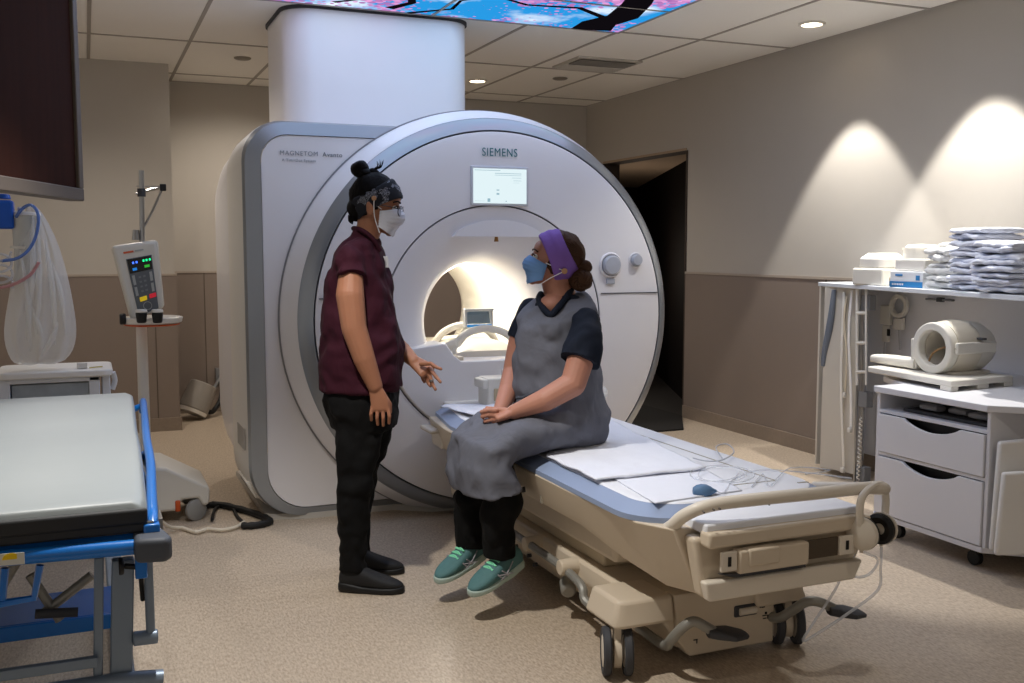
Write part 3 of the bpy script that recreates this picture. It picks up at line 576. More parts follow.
# ================================================================ STRETCHER (left foreground)
st = thing('stretcher', 'blue tubular hospital stretcher with a grey mattress in the left foreground', 'stretcher', (-.4, 3.3, 0))
MATT = mat('mattress_top', '9BA2A4', .42, bump=.06, bscale=60, stretch=(.3, 3, 1)); MDK = mat('mattress_side', '26272A', .6)
def mring(mb, y, z0, z1, x0=-1.0, x1=.135, r=.03):
    return [mb.b.verts.new((x, y, z)) for x, z in ((x0, z0), (x0, z1), (x1-r, z1), (x1-.3*r, z1-.3*r), (x1, z1-r), (x1, z0))]
mb = MB(); mb.skin([mring(mb, *s) for s in ((2.405, .745, .765, -1, .10, .01), (2.415, .742, .795, -1, .105), (2.45, .742, .805, -1, .112), (2.9, .742, .812, -1, .125), (3.28, .742, .80, -1, .135), (3.42, .742, .792, -1, .137), (3.6, .742, .80, -1, .14), (4.0, .742, .81, -1, .15), (4.22, .742, .805, -1, .155), (4.27, .742, .79, -1, .155, .01))], True); mb.build('mattress', MATT, st, bevel=.008, bseg=3, sharp=50)
MB().bx((-1, 2.40, .725), (.125, 4.28, .750)).bx((-1, 2.397, .745), (.11, 2.41, .782)).build('mattress_base', MDK, st, bevel=.008)
MB().tube([(-1, 2.47, .70), (.08, 2.44, .70)], .022, 14, 0).build('cross_tube', BLUE, st)
MB().tube([(.12, 4.35, .72), (.12, 2.42, .70)], .016, 12, 0).build('side_tube', BLUE, st)
MB().tube([atz(0, 558.5, .70)+V((-.6, .06, 0)), atz(0, 558.5, .70), atz(134, 547, .70)], .0175, 16, 0).build('end_tube', BLUE, st)
a = atz(136, 548, .70); b_ = atz(170, 546, .70)
MB().prism([(a.x-.004, a.y-.035, .672), (b_.x-.01, b_.y-.035, .672), (b_.x+.006, b_.y-.01, .672), (b_.x-.005, b_.y+.05, .672), (a.x+.05, a.y+.12, .672), (a.x-.004, a.y+.12, .672)], (0, 0, .055)).build('corner_bumper', mat('bumper_grey', '4A4F58', .6), st, bevel=.012, bseg=3)
MB().tube([atz(142, 400, .75)+V((0, .02, -.05)), atz(143, 401, .76), atz(144.5, 415, .77), atz(146.5, 438, .775), atz(150.5, 462, .775), atz(151.5, 490, .765), atz(152.5, 518, .75), atz(152, 528, .72), atz(150, 533, .69)], .0125, 12).build('side_rail', BLUE, st)
for a_, b2 in (((.10, 2.48, .712), atz(151, 524, .735)), ((.13, 3.3, .72), atz(148.5, 452, .76)), ((.12, 4.3, .71), atz(143.5, 405, .745))): MB().cyl(a_, b2, .012).build('rail_pivot', BLUE, st)
MB().bx((.10, 2.39, .66), (.135, 2.46, .745)).build('corner_bracket', BLUE, st, bevel=.004)
MB().bx((.135, 2.5, .70), (.148, 4.25, .728)).build('chrome_strip', STEEL, st)
p_ = atz(12, 557, .70)
MB().box(atz(12, 557.5, .70)+V((0, -.0195, .002)), (.052, .002, .026), rz=-.13).build('warning_label', mat('label_white', 'CFCFC8', .5), st)
lc = atz(12, 557.5, .70)+V((0, -.021, .004))
m_ = MB(); m_.prism([lc+V((.018*cos(t), 0, .014*sin(t)-.002)) for t in [pi*k/10 for k in range(11)]], (0, -.001, 0)); m_.build('warning_mark', mat('yellow_mark', 'E8C40A', .5), st)
# undercarriage
u0, u1 = atz(115, 585, .3), atz(115, 612, .3)
m_ = MB().bx((-1, u1.y, .288), (u1.x, u0.y, .30)).bx((-1, u1.y-.012, .255), (u1.x, u1.y, .30)); m_.build('base_cover', BLUE, st, bevel=.004)
def post(px0, py0, px1, py1, Y, w, name='leg', m=STGREY, d=.03):
    A, B = aty(px0, py0, Y), aty(px1, py1, Y); x = V((w/2, 0, 0)); y = V((0, d/2, 0))
    return MB().prism([A-x-y, A+x-y, A+x+y, A-x+y], B-A).build(name, m, st, bevel=.004)
post(123, 558, 121, 690, 2.62, .052)
post(99, 556, 98, 675, 2.62, .022)
l0, l1 = aty(0, 671, 2.6), aty(98, 659, 2.6)
MB().bx((-1, 2.58, l1.z-.014), (l1.x, 2.60, l1.z+.012)).build('lower_crossbar', STGREY, st, bevel=.003)
MB().tube([aty(148, 560, 2.6), aty(151, 640, 2.6)], .011, 12, 0).build('side_post', STGREY, st)
A = aty(133, 639, 2.6); B = aty(158, 636, 2.6); MB().cyl(A, B, .018).build('post_sleeve', STGREY, st, bevel=.004)
MB().tube([aty(120, 681, 2.6)+V((-.9, 0, 0)), aty(120, 681, 2.6), aty(163, 678, 2.6)], .022, 12, 0).build('base_tube', STGREY, st)
MB().bx((.03, 2.55, .10), (.09, 4.3, .15)).bx((-.95, 2.55, .10), (-.89, 4.3, .15)).build('base_beam', STGREY, st, bevel=.006)
for x in (.02, -.9):
    for y in (2.75, 4.2):
        w_ = MB().lathe([(.02, -.012), (.052, -.014), (.06, -.008), (.06, .008), (.052, .014), (.02, .012)], (x+.04, y, .06), (1, 0, 0), n=28, closed=True).build('castor_wheel', DGREY, st)
MB().bx((-1, 2.70, .24), (.0, 2.72, .27)).bx((-.5, 2.66, .2), (-.1, 2.68, .23)).build('under_bar', DGREY, st)
for a_, b2 in (((30, 575), (60, 620)), ((92, 575), (45, 612)), ((0, 590), (18, 560))):
    A, B = aty(*a_, 2.75), aty(*b2, 2.75); MB().cyl(A, B, .012).build('lift_strut', GREYTUBE, st)
A, B = aty(35, 614, 2.72), aty(78, 612, 2.72); MB().cyl(A, B, .012).build('pivot_bar', DGREY, st)
MB().tube([aty(40, 565, 2.5), aty(34, 598, 2.5), aty(-10, 606, 2.5)], .009, 8, 0).tube([aty(5, 568, 2.5), aty(2, 600, 2.5)], .009, 8, 0).build('foot_loop', BLUE, st)
k0 = aty(124, 566, 2.56)
MB().cyl(k0+V((-.012, 0, 0)), k0+V((0, 0, 0)), .022, .02, 12).cyl(k0, aty(140, 567, 2.56), .007).build('lock_knob', BLACK, st, bevel=.003)
MB().bx(aty(135, 576, 2.58), aty(147, 556, 2.55)).build('knob_bracket', BLUE, st, bevel=.003)
MB().tube([aty(141, 578, 2.6), aty(143, 600, 2.62)], .006, 8, 0).build('lock_strap', BLACK, st)
# ================================================================ CONTRAST INJECTOR ON ITS STAND
ij = thing('contrast_injector', 'white contrast injector on a wheeled pole stand left of the scanner', 'injector', (.27, 5.45, 0))
IW = mat('injector_white', 'D6D3CA', .4)
def bsec(y, x0, x1, z0, z1): return (V(((x0+x1)/2, y, (z0+z1)/2)), V(((x1-x0)/2, 0, 0)), V((0, 0, (z1-z0)/2)))
MB().prism([(x, 5.22, z) for x, z in ((-.12, .06), (.38, .06), (.405, .115), (.48, .115), (.505, .07), (.535, .08), (.54, .165), (.33, .285), (.1, .30), (-.12, .28))], (0, .42, 0)).build('stand_base', IW, ij, bevel=.022, bseg=4)
MB().bx((.10, 5.24, .286), (.19, 5.30, .30)).build('orange_marker', ORANGE, ij, bevel=.004)
MB().bx((.37, 5.212, .058), (.395, 5.24, .115)).build('orange_skirt', ORANGE, ij, bevel=.006)
for x, y in ((.47, 5.235), (.0, 5.3), (.47, 5.58), (0, 5.6)):
    w_ = MB().lathe([(.0001, -.016), (.045, -.016), (.055, -.01), (.055, .01), (.045, .016), (.0001, .016)], (x, y, .055), (.5, -1, 0), n=28).build('wheel', mat('wheel_grey', '8F8E8B', .5), ij)
MB().cyl((.25, 5.45, .25), (.25, 5.45, 1.08), .028, .026, 20).build('pole', WARMW, ij)
MB().cyl((.265, 5.45, 1.2), (.275, 5.45, 1.76), .013, n=14).build('drip_pole', STEEL, ij)
MB().cyl((.272, 5.45, 1.63), (.272, 5.45, 1.67), .02).build('pole_clamp', DGREY, ij)
j = aty(163, 187.5, 5.45); k = aty(136, 194, 5.45)
MB().tube([k, aty(150, 190, 5.45), j], .007, 8, 0).tube([aty(136, 186, 5.45), aty(160, 186.5, 5.45)], .003, 6, 0).tube([j, aty(152, 212, 5.45), aty(139, 236, 5.45)], .006, 8, 0).build('support_arm', STEEL, ij)
MB().box(j, (.03, .03, .035)).build('arm_clamp', BLACK, ij, bevel=.004)
# tray ring
tc_ = aty(152, 321, 5.42)
MB().lathe([(.0001, 0), (.13, 0), (.145, .008), (.15, .03), (.135, .035), (.12, .02), (.0001, .02)], tc_-V((0, 0, .012)), (0, 0, 1), (1, 0, 0), 40).build('tray', WARMW, ij)
MB().lathe([(.0001, 0), (.12, 0), (.135, .004), (.135, .01), (.0001, .01)], tc_-V((0, 0, .022)), (0, 0, 1), (1, 0, 0), 40).build('tray_underside', ORANGE, ij)
# head unit, leaning
c4 = [aty(111, 246, 5.36), aty(158, 239.5, 5.36), aty(165, 308, 5.36), (aty(131, 321, 5.36))]
nrm2 = (c4[1]-c4[0]).cross(c4[2]-c4[1]).normalized()
if nrm2.y > 0: nrm2 = -nrm2
MB().prism(c4, (0, .13, 0)).build('head_housing', IW, ij, bevel=.022, bseg=4)
def hq(u, v, d=-.003):
    p = (c4[0]*(1-u)+c4[1]*u)*(1-v)+(c4[3]*(1-u)+c4[2]*u)*v; return p+V((0, d, 0))
def hrect(u0, v0, u1, v1, d0, th): return MB().prism([hq(u0, v0, d0), hq(u1, v0, d0), hq(u1, v1, d0), hq(u0, v1, d0)], (0, th, 0))
fp = hrect(.24, .2, .82, .97, -.004, .006).build('control_face', mat('face_grey', '62686E', .4), ij, bevel=.0015)
hrect(.26, .21, .80, .40, -.006, .004).build('display', mat('display_black', '0A0D12', .2), fp)
def led(u, v, du, dv, col, name='indicator', s=2.5): hrect(u, v, u+du, v+dv, -.0085, .004).build(name, emat('led_'+col, col, s), fp)
for u in (.36, .44): led(u, .25, .04, .028, '3C66F0')
for u in (.60, .67, .745): led(u, .245, .04, .03, '18C878')
led(.34, .335, .1, .035, '2A86E0', 'button_light', .8); led(.62, .325, .12, .035, '3CB83C', 'button_light', .8)
hrect(.36, .74, .55, .80, -.0085, .005).build('yellow_button', mat('yellow_btn', 'E8C81E', .4, emit='E8C81E', estr=.3), fp, bevel=.001)
hrect(.62, .735, .80, .795, -.0085, .005).build('red_button', mat('red_btn', 'D8283A', .4, emit='D8283A', estr=.3), fp, bevel=.001)
for u0, v0, v1 in ((.29, .43, .56), (.29, .59, .71), (.71, .43, .56), (.71, .59, .71)): hrect(u0, v0, u0+.065, v1, -.0075, .004).build('scale_strip', mat('scale_grey', 'A9ADAC', .5), fp)
for r_ in range(4): 
    for c_ in range(2): hrect(.44+.11*c_, .46+.065*r_, .5+.11*c_, .485+.065*r_, -.0075, .004).build('key', mat('key_grey', '7C8287', .5), fp)
cc = hq(.53, .88, -.006); MB().lathe([(.018, 0), (.021, 0), (.021, -.003), (.018, -.003)], cc, (0, 1, 0), n=24, closed=True).build('dial_ring', mat('scale_grey', 'A9ADAC', .5), fp)
MB().prism([hq(.22, .10), hq(.44, .10), hq(.44, .125), hq(.22, .125)], (0, .002, 0)).build('maker_mark', mat('orange_ink', 'D0603A', .5), ij)
MB().prism([hq(.47, .10), hq(.66, .10), hq(.66, .12), hq(.47, .12)], (0, .002, 0)).build('maker_line', mat('scale_grey', 'A9ADAC', .5), ij)
for px in (141.5, 157.5):
    p = aty(px, 318.5, 5.27); MB().cyl(p+V((0, 0, .03)), p-V((0, 0, .022)), .028, .022).build('syringe_cap', BLACK, ij, bevel=.006)
    MB().cyl(p+V((0, 0, .03)), p+V((0, 0, .045)), .03, .026).build('syringe_collar', WARMW, ij, bevel=.004)
p = aty(126, 319, 5.36); MB().cyl(p+V((-.03, 0, 0)), p+V((.0, 0, 0)), .028).build('side_knob', BLACK, ij, bevel=.006)
MB().cyl(aty(136, 240, 5.45), aty(136, 230, 5.45), .02, .015).build('pole_collar', STEEL, ij)
# cables on the floor
tb = MB().tube([(.52, 5.42, .02), (.6, 5.45, .018), (.7, 5.3, .018), (.78, 5.12, .018), (.8, 5.0, .018), (.72, 4.96, .018), (.66, 4.98, .018)], lambda t: .017+.002*sin(60*t), 10)
tag(tb.build('floor_cable', mat('cable_black', '141414', .6)), 'thick black cable lying on the floor beside the injector stand', 'cable')
tb = MB().tube([atz(212, 520, .012), atz(216, 508, .012), atz(230, 505, .012), atz(237, 516, .012), atz(243, 522, .012)], .008, 8)
tag(tb.build('thin_cable', MATS['cable_black']), 'thin black wire looping on the floor near the scanner corner', 'cable')
tb = MB().tube([atz(158, 512, .16), atz(160, 520, .1), atz(170, 527, .04), atz(182, 528, .014), atz(196, 532, .014), atz(208, 529, .014), atz(222, 530, .014), atz(236, 527, .014), atz(244, 522, .014)], .009, 8)
tag(tb.build('beige_hose', mat('hose_beige', 'CFC6B4', .5)), 'beige hose curling over the floor in front of the injector base', 'hose')
# ================================================================ PLASTIC DRAWER CART, BAG, SUCTION SET
dc = thing('drawer_cart', 'white plastic drawer cart behind the stretcher under the plastic bag', 'drawer cart', (-.15, 5.1, 0))
CW = mat('cart_white', 'D9DEE6', .4)
cx0, cx1, cyf, cyb, ct = -.37, .085, 4.9, 5.25, .825
mb = MB(); q = rrect((cx0+cx1)/2, (cyf+cyb)/2, (cx1-cx0)/2+.012, (cyb-cyf)/2+.012, .05); mb.prism([(x, y, ct-.03) for x, y in q], (0, 0, .03)); mb.build('cart_top', mat('cart_top_white', 'E8E8E6', .4), dc, bevel=.006)
MB().bx((cx0, cyf, .08), (cx0+.045, cyb, ct-.03)).bx((cx1-.09, cyf, .08), (cx1-.045, cyf+.03, ct-.03)).bx((cx1-.035, cyf+.03, .08), (cx1, cyb, ct-.03)).bx((cx0, cyf, ct-.05), (cx1-.045, cyf+.03, ct-.03)).build('cart_frame', CW, dc, bevel=.004)
for k in range(4):
    z0 = ct-.05-.17*(k+1)
    MB().bx((cx0+.05, cyf+.01, z0+.01), (cx1-.09, cyb-.02, z0+.165)).build('drawer', mat('frosted_drawer', '9AA4AE', .35, var=.25, vscale=18), dc, bevel=.004)
MB().tube([(cx1+.012, cyf+.05, ct-.02), (cx1+.02, cyf+.06, ct-.06), (cx1+.008, cyf+.06, ct-.1)], .012, 8).build('corner_clip', CW, dc)
for x in (cx0+.05, cx1-.05):
    for y in (cyf+.06, cyb-.06): MB().cyl((x-.012, y, .03), (x+.012, y, .03), .03).bx((x-.01, y-.01, .04), (x+.01, y+.01, .09)).build('castor', DGREY, dc)
p = aty(82, 361, 4.98); tag(MB().box((p.x, p.y, ct+.014), (.045, .03, .026)).build('small_box', WARMW, bevel=.003), 'tiny white carton on the drawer cart beside the plastic bag', 'box')
tag(MB().tube([(p.x+.03, 4.96, ct+.004), (p.x+.06, 4.97, ct+.005), (p.x+.085, 4.99, ct+.004)], .003, 6).build('yellow_tie', mat('pale_yellow', 'CDBB6A', .5)), 'thin yellowish tie lying on the drawer cart top', 'tie')
# bag: a hanging sack, pinched at top, folded film
BX, BY = -.19, 4.98
prof = [(205, 24, 34), (212, 28, 41), (235, 19, 55), (265, 14, 65), (290, 10, 71), (312, 6, 75), (330, 3, 77), (345, 5, 76), (358, 11, 71), (364, 16, 62)]
mb = MB(); rings = []
for i, (py, xa, xb) in enumerate(prof):
    A, B = aty(xa, py, BY), aty(xb, py, BY); cc = (A+B)/2; hw = (B.x-A.x)/2; R_ = []; n = 72
    cc.z = max(cc.z, ct+.004)
    for k_ in range(n):
        t = 2*pi*k_/n; fold = 1+.16*sin(9*t+.5*i)+.08*sin(17*t+i*1.3)
        if py < 215: fold = 1
        R_.append(mb.b.verts.new(cc+V((hw*cos(t)*min(1.0, .93+.07*fold), min(hw, .13)*.7*sin(t)*fold, .008*sin(5*t+i)))))
    rings.append(R_)
mb.skin(rings, True); tag(mb.build('plastic_bag', FILM, sub=1, sharp=0), 'large clear plastic sack hanging over the drawer cart at the far left', 'plastic bag')
mb = MB()
for (xa, ya, xb, yb) in ((33, 215, 26, 340), (38, 230, 34, 350), (45, 240, 55, 345), (20, 250, 30, 352), (52, 262, 66, 335), (28, 300, 44, 352), (58, 320, 40, 358)):
    mb.tube([aty(xa, ya, BY-.07), aty((xa+xb)/2+3, (ya+yb)/2, BY-.1), aty(xb, yb, BY-.08)], lambda t: .002+.010*sin(pi*min(1, max(0, t))), 8)
tag(mb.build('crumpled_film', FILM, sharp=0), 'crumpled clear film strands inside the large plastic sack', 'plastic film')
sc_ = thing('suction_canister', 'clear graduated suction canister with a white lid beside the blue valve', 'suction canister', aty(27, 280, 5.0))
A, B = aty(27, 216, 5.0), aty(27, 248, 5.0); MB().cyl(A, B, .062, .055, 28).build('canister', mat('frosted_clear', 'D8D8D4', .25, trans=.3), sc_)
MB().cyl(aty(27, 248, 5.0), aty(27, 283, 5.0), .053, .05, 28).build('lower_canister', MATS['frosted_clear'], sc_)
MB().cyl(A, aty(27, 212, 5.0), .066, .06, 28).cyl(aty(21, 213, 5.0), aty(21, 207, 5.0), .014).build('lid', WARMW, sc_, bevel=.004)
MB().cyl(aty(27, 249, 5.0), aty(27, 246.5, 5.0), .068, n=28).build('rim', WARMW, sc_)
m_ = MB()
for k in range(6): m_.bx(aty(30, 218+4*k, 4.935), aty(37-(k % 2)*3, 218.8+4*k, 4.932))
m_.build('graduation', mat('scale_grey', 'A9ADAC', .5), sc_)
vb = thing('blue_valve', 'bright blue valve block with grey outlet at the far left edge', 'valve', aty(5, 232, 5.0))
A, B = aty(-22, 229, 5.05), aty(13, 200, 4.95); MB().bx(A, B).build('valve_body', mat('valve_blue', '1556B8', .35), vb, bevel=.012, bseg=3)
MB().cyl(aty(4, 199, 5.0), aty(4, 194, 5.0), .03, .022).build('valve_knob', MATS['valve_blue'], vb, bevel=.004)
MB().cyl(aty(13, 223, 4.98), aty(19, 223, 4.98), .014).build('outlet', GRAYP, vb, bevel=.003)
po = MB().cyl((-.437, 5.02, 0), (-.437, 5.02, 1.75), .012); tag(po.build('equipment_pole', DGREY), 'thin dark upright pole at the far left edge holding the blue valve', 'pole')
tag(MB().tube([aty(16, 217, 4.95), aty(22, 209, 4.92), aty(31, 205, 4.9), aty(38, 214, 4.88), aty(37, 232, 4.87), aty(30, 248, 4.87), aty(18, 258, 4.87), aty(2, 261, 4.9)], .007, 8).build('blue_hose', mat('hose_blue', '6E93E0', .25, trans=.4)), 'translucent blue hose arching from the blue valve over the canister', 'hose')
tag(MB().tube([aty(39, 262, 4.86), aty(30, 275, 4.86), aty(12, 285, 4.86), aty(-8, 289, 4.88)], .007, 8).build('pink_hose', mat('hose_pink', 'D9A0A4', .3, trans=.3)), 'pink hose curving from the plastic sack to the left edge', 'hose')
tb = MB(); pts = []
for k in range(44):
    a = 2*pi*k/14; pts.append(aty(2+9*cos(a)+.05*k, 252+.65*k*1.2+6*sin(a), 4.9+.01*sin(k)))
tag(tb.tube(pts, .006, 8, 2).build('coiled_hose', CLEAR), 'coiled clear hose hanging below the blue valve', 'hose')
# ================================================================ STORAGE UNIT (right)
cb_ = thing('storage_cabinet', 'white corner storage cabinet on castors with two drawers and an open slot', 'cabinet', (3.9, 3.4, 0))
WT = .72
out = [(3.44, 3.73), (3.44, 3.07), (4.05, 2.5), (4.44, 2.5), (4.44, 4.0), (3.75, 4.0), (3.62, 3.73)]
MB().prism([(x, y, WT-.03) for x, y in out], (0, 0, .03)).build('worktop', WLAM, cb_, bevel=.004)
out2 = [(3.45, 3.72), (3.45, 3.08), (4.06, 2.52), (4.42, 2.52), (4.42, 3.72)]
MB().prism([(x, y, .085) for x, y in out2], (0, 0, .025)).build('bottom_board', WLAM, cb_, bevel=.003)
MB().bx((3.455, 3.70, .11), (4.42, 3.72, WT-.03)).build('side_board', WLAM, cb_, bevel=.002)
MB().bx((3.455, 3.062, .11), (4.42, 3.08, WT-.03)).build('side_board', WLAM, cb_, bevel=.002)
MB().bx((4.40, 2.52, .11), (4.42, 3.70, WT-.03)).build('back_board', WLAM, cb_)
MB().bx((3.455, 3.08, .595), (4.4, 3.70, .612)).bx((3.455, 3.08, .392), (4.4, 3.70, .408)).build('shelf_board', WLAM, cb_, bevel=.002)
def drawer(z0, z1):
    y0, y1 = 3.085, 3.695; ym = (y0+y1)/2-.01; hw = .165; dep = .042; p = [(y0, z0), (y1, z0), (y1, z1), (ym+hw, z1)]
    for k in range(1, 16): t = k/16; p.append((ym+hw-2*hw*t, z1-dep*sin(pi*t)**.75))
    p += [(ym-hw, z1), (y0, z1)]
    d_ = MB().prism([(3.446, y, z) for y, z in p], (.018, 0, 0)).build('drawer', WLAM, cb_, bevel=.0015)
    MB().bx((3.5, y0+.02, z0), (3.52, y1-.02, z1-.002)).build('drawer_inside', BLACK, d_)
drawer(.412, .590); drawer(.115, .388)
for x, y in ((3.52, 3.17), (3.52, 3.62), (4.3, 3.62), (4.3, 2.75), (4.05, 2.65)):
    c_ = MB().cyl((x-.014, y, .033), (x+.014, y, .033), .033, n=24).box((x, y, .066), (.03, .04, .03)).build('castor', BLACK, cb_, bevel=.003)
tr_ = thing('coil_tray', 'dark tray of grey flat coils in the open slot above the top drawer', 'tray', (3.8, 3.4, .613))
MB().bx((3.50, 3.12, .613), (4.2, 3.6, .628)).build('tray_base', DGREY, tr_, bevel=.004)
for k, (x, y) in enumerate(((3.56, 3.2), (3.58, 3.33), (3.55, 3.47), (3.75, 3.25), (3.74, 3.45))):
    MB().loft([(V((x, y-.05, .645)), V((.03, 0, 0)), V((0, 0, .012))), (V((x, y, .65)), V((.045, 0, 0)), V((0, 0, .018))), (V((x, y+.05, .645)), V((.03, 0, 0)), V((0, 0, .012)))], 14, 3).build('flat_coil', mat('coil_grey', 'A4A4A6' if k % 2 else '8C8C90', .5), tr_)
for nm, pts_, th, lb in (('back', [(1000, 442), (1040, 438), (1040, 553), (991, 547)], .03, 'tall white foam pad leaning in the open bay at the right, the rear one'), ('front', [(1004, 473), (1040, 471), (1040, 556), (996, 549)], .03, 'shorter white foam pad leaning in front of the taller pad at the right')):
    Dd = 4.11 if nm == 'back' else 4.05
    p = [at(a, b_, Dd) for a, b_ in pts_]; zmin = .112
    for q_ in (p[2], p[3]): q_.z = zmin
    tag(MB().prism(p, FW*th).build('foam_pad', mat('foam_white', 'E2E0DC', .6), bevel=.012, bseg=3), lb, 'pad', 'foam pads in the cabinet bay')
# top shelf
ts = thing('storage_rack', 'white storage rack against the right wall carrying linens on its top shelf', 'storage rack', (4.1, 3.9, 0))
ST = 1.165
MB().prism([(x, y, ST-.024) for x, y in ((4.13, 4.98), (3.80, 3.4), (3.62, 2.5), (4.44, 2.5), (4.44, 4.98))], (0, 0, .024)).build('top_shelf', mat('shelf_white', 'D4D8DE', .4), ts, bevel=.003)
MB().bx((4.425, 2.5, .1), (4.44, 4.95, ST-.025)).build('back_panel', WLAM, ts)
pl = atz(819, 473, .0)
a, b_ = V((4.1, 4.88, .04)), V((4.15, 4.62, .04))
MB().prism([a, b_, b_+V((.015, 0, 0)), a+V((.015, 0, 0))], (0, 0, ST-.065)).build('side_panel', mat('side_cream', 'C9C3B8', .5), ts)
MB().bx((4.13, 4.95, .04), (4.44, 4.965, ST-.025)).build('end_panel', MATS['side_cream'], ts)
q = V((4.13, 4.56, 0)); MB().cyl(q, q+V((0, 0, ST-.025)), .013, n=16).build('post', STEEL, ts)
q2 = V((4.12, 4.60, 0)); MB().cyl(q2, q2+V((0, 0, ST-.025)), .008, n=12).build('post', STEEL, ts)
for z in (.06, .50, 1.06): MB().box(q+V((.01, -.01, z)), (.05, .07, .09)).build('post_clamp', GRAYP, ts, bevel=.004)
m_ = MB()
lx = [atx(857, y, 4.08) for y in (288, 313, 343, 372, 385)]; rx = [atx(866, y, 4.08) for y in (288, 313, 343, 372, 385)]
m_.tube([lx[0], lx[-1]], .008, 8, 0); m_.tube([rx[0], rx[-1]], .006, 8, 0)
for i in (1, 2, 3): m_.tube([lx[i], rx[i]], .009, 8, 0)
m_.build('rung_rack', WARMW, ts)
m_ = MB(); pts = []
for k in range(60): 
    t = k/59; p = atx(861-3*t, 418+62*t, 4.10); pts.append(p+V((.008*cos(k*1.6), .008*sin(k*1.6), 0)))
tag(m_.tube(pts, .004, 6, 2).build('spiral_cord', WARMW), 'white coiled cord hanging down beside the steel post of the rack', 'cord', None)
# straps and bags hanging on the side panel
for i, (px, y0, y1, w, c_, lb) in enumerate(((832, 292, 400, 2.5, 'grey', 0), (843, 292, 470, 3.2, 'cream', 'leftmost translucent strap'), (851, 290, 430, 3, 'w', 'b'), (846.5, 296, 395, 2.2, 'x', 'c'))):
    if c_ == 'grey': continue
    P = [atx(px+1.2*sin(k*.9+i), y0+(y1-y0)*k/8, 4.115) for k in range(9)]
    hw = w/1010*5.9*.5; m_ = MB(); m_.grid(lambda u, v, P=P, hw=hw: P[min(8, int(u*8))].lerp(P[min(8, int(u*8)+1)], u*8-int(u*8))+V((-.01*sin(pi*u)-.004*sin(9*u), (v-.5)*2*hw, 0)), 32, 4)
    s_ = thing('hanging_strap', ['', 'long cream strap hanging nearest the wall on the rack side panel', 'wide white strap hanging beside the rung rack on the side panel', 'short cream strap hanging between two longer straps on the side panel'][i], 'strap', P[-1], 'straps hanging on the rack')
    m_.build('strap_band', mat('strap_'+c_, {'cream': 'EAE6DC', 'w': 'F2F0EC', 'x': 'D8CCB4'}[c_], .6), s_, solid=.004, sharp=0)
    MB().box(P[-1]+V((-.012, 0, .0)), (.02, hw*3, .03)).build('buckle', WARMW, s_, bevel=.005)
tb = MB().tube([atx(x, y, 4.10) for x, y in ((834, 290), (832, 310), (829, 330), (825, 350), (823, 366))], lambda t: .013+.008*sin(pi*min(1, max(0, t))), 10)
tag(tb.build('grey_strap', mat('strap_grey', '6E7683', .6)), 'dark grey curved strap hanging at the left end of the rack', 'strap')
# coils hanging on the back panel
lc_ = thing('loop_coil', 'cream loop coil with a round opening hanging under the top shelf', 'coil', atx(899, 330, 4.38))
cc = atx(899, 306, 4.38); MB().lathe([(.045, -.012), (.07, -.012), (.07, .012), (.045, .012)], cc, (1, 0, 0), n=40, closed=True).build('coil_ring', IVORY, lc_, bevel=.004)
MB().bx(atx(893, 318, 4.37), atx(905, 330, 4.40)).build('coil_plug', IVORY, lc_, bevel=.005); MB().tube([atx(899, 329, 4.38), atx(900, 350, 4.38)], .006, 8, 0).build('coil_cable', mat('cable_grey', 'AFAFAF', .5), lc_)
pc_ = thing('coil_plug_unit', 'cream coil plug box with black socket hanging beside the loop coil', 'coil', atx(886, 355, 4.36))
MB().bx(atx(880, 305, 4.36), atx(893, 325, 4.39)).bx(atx(882, 325, 4.36), atx(890, 342, 4.385)).build('plug_body', IVORY, pc_, bevel=.006); MB().bx(atx(887, 329, 4.352), atx(890, 336, 4.36)).build('socket', BLACK, pc_)
MB().tube([atx(885, 341, 4.37), atx(884, 358, 4.37)], .006, 8, 0).build('plug_cable', MATS['cable_grey'], pc_)
hb = thing('grey_handle_bar', 'dark grey bar fixed on the rack back panel under the shelf', 'bar', atx(940, 300, 4.40))
MB().bx(atx(925, 298, 4.40), atx(955, 301.5, 4.425)).build('bar', GRAYP, hb, bevel=.004); MB().bx(atx(936, 297.5, 4.395), atx(945, 302, 4.425)).build('bar_block', DGREY, hb, bevel=.003)
# head coil on its base plate
PC, PL, PR = atz(951, 392, WT), atz(867, 376, WT), atz(1013, 386, WT)
hd_ = thing('round_head_coil', 'big white cylindrical head coil standing on a base plate on the cabinet top', 'head coil', (3.9, 3.6, WT))
e1 = (PL-PC); e2 = (PR-PC)
MB().prism([PC+V((0, 0, .02)), PL+V((0, 0, .02)), PL+e2*.8+V((0, 0, .02)), PR+V((0, 0, .02))], (0, 0, .03)).build('base_plate', IVORY, hd_, bevel=.006)
for s0, s1 in ((0, .12), (.42, .6), (.85, 1.0)): MB().prism([PC+e2*s0, PC+e2*s0+e1*.12, PC+e2*s1+e1*.12, PC+e2*s1], (0, 0, .022)).build('plate_foot', IVORY, hd_, bevel=.003)
hc0 = atx(931, 353, 3.74); r = .124; zc = WT+.052+r*.97; hc0.z = zc
def cylx(prof, nm, m=IVORY, **k): return MB().lathe(prof, hc0, (1, .0, 0), n=56, closed=True).build(nm, m, hd_, **k)
cylx([(.085, 0), (r, 0), (r, .05), (.085, .05)], 'front_ring', bevel=.008, bseg=3)
cylx([(.085, .052), (r-.002, .052), (r+.004, .07), (r+.01, .13), (r+.004, .19), (.085, .19)], 'shell_front', mat('warm_shell', 'D2CABA', .45))
cylx([(.08, .192), (r+.004, .192), (r-.004, .27), (r-.03, .32), (.07, .33), (.07, .3)], 'shell_rear')
for s in (-1, 1): MB().bx(hc0+V((.02, s*(r+.0)-.018, -.02)), hc0+V((.27, s*(r+.0)+.03*(s > 0)+.0, .035))).build('side_flange', IVORY, hd_, bevel=.006)
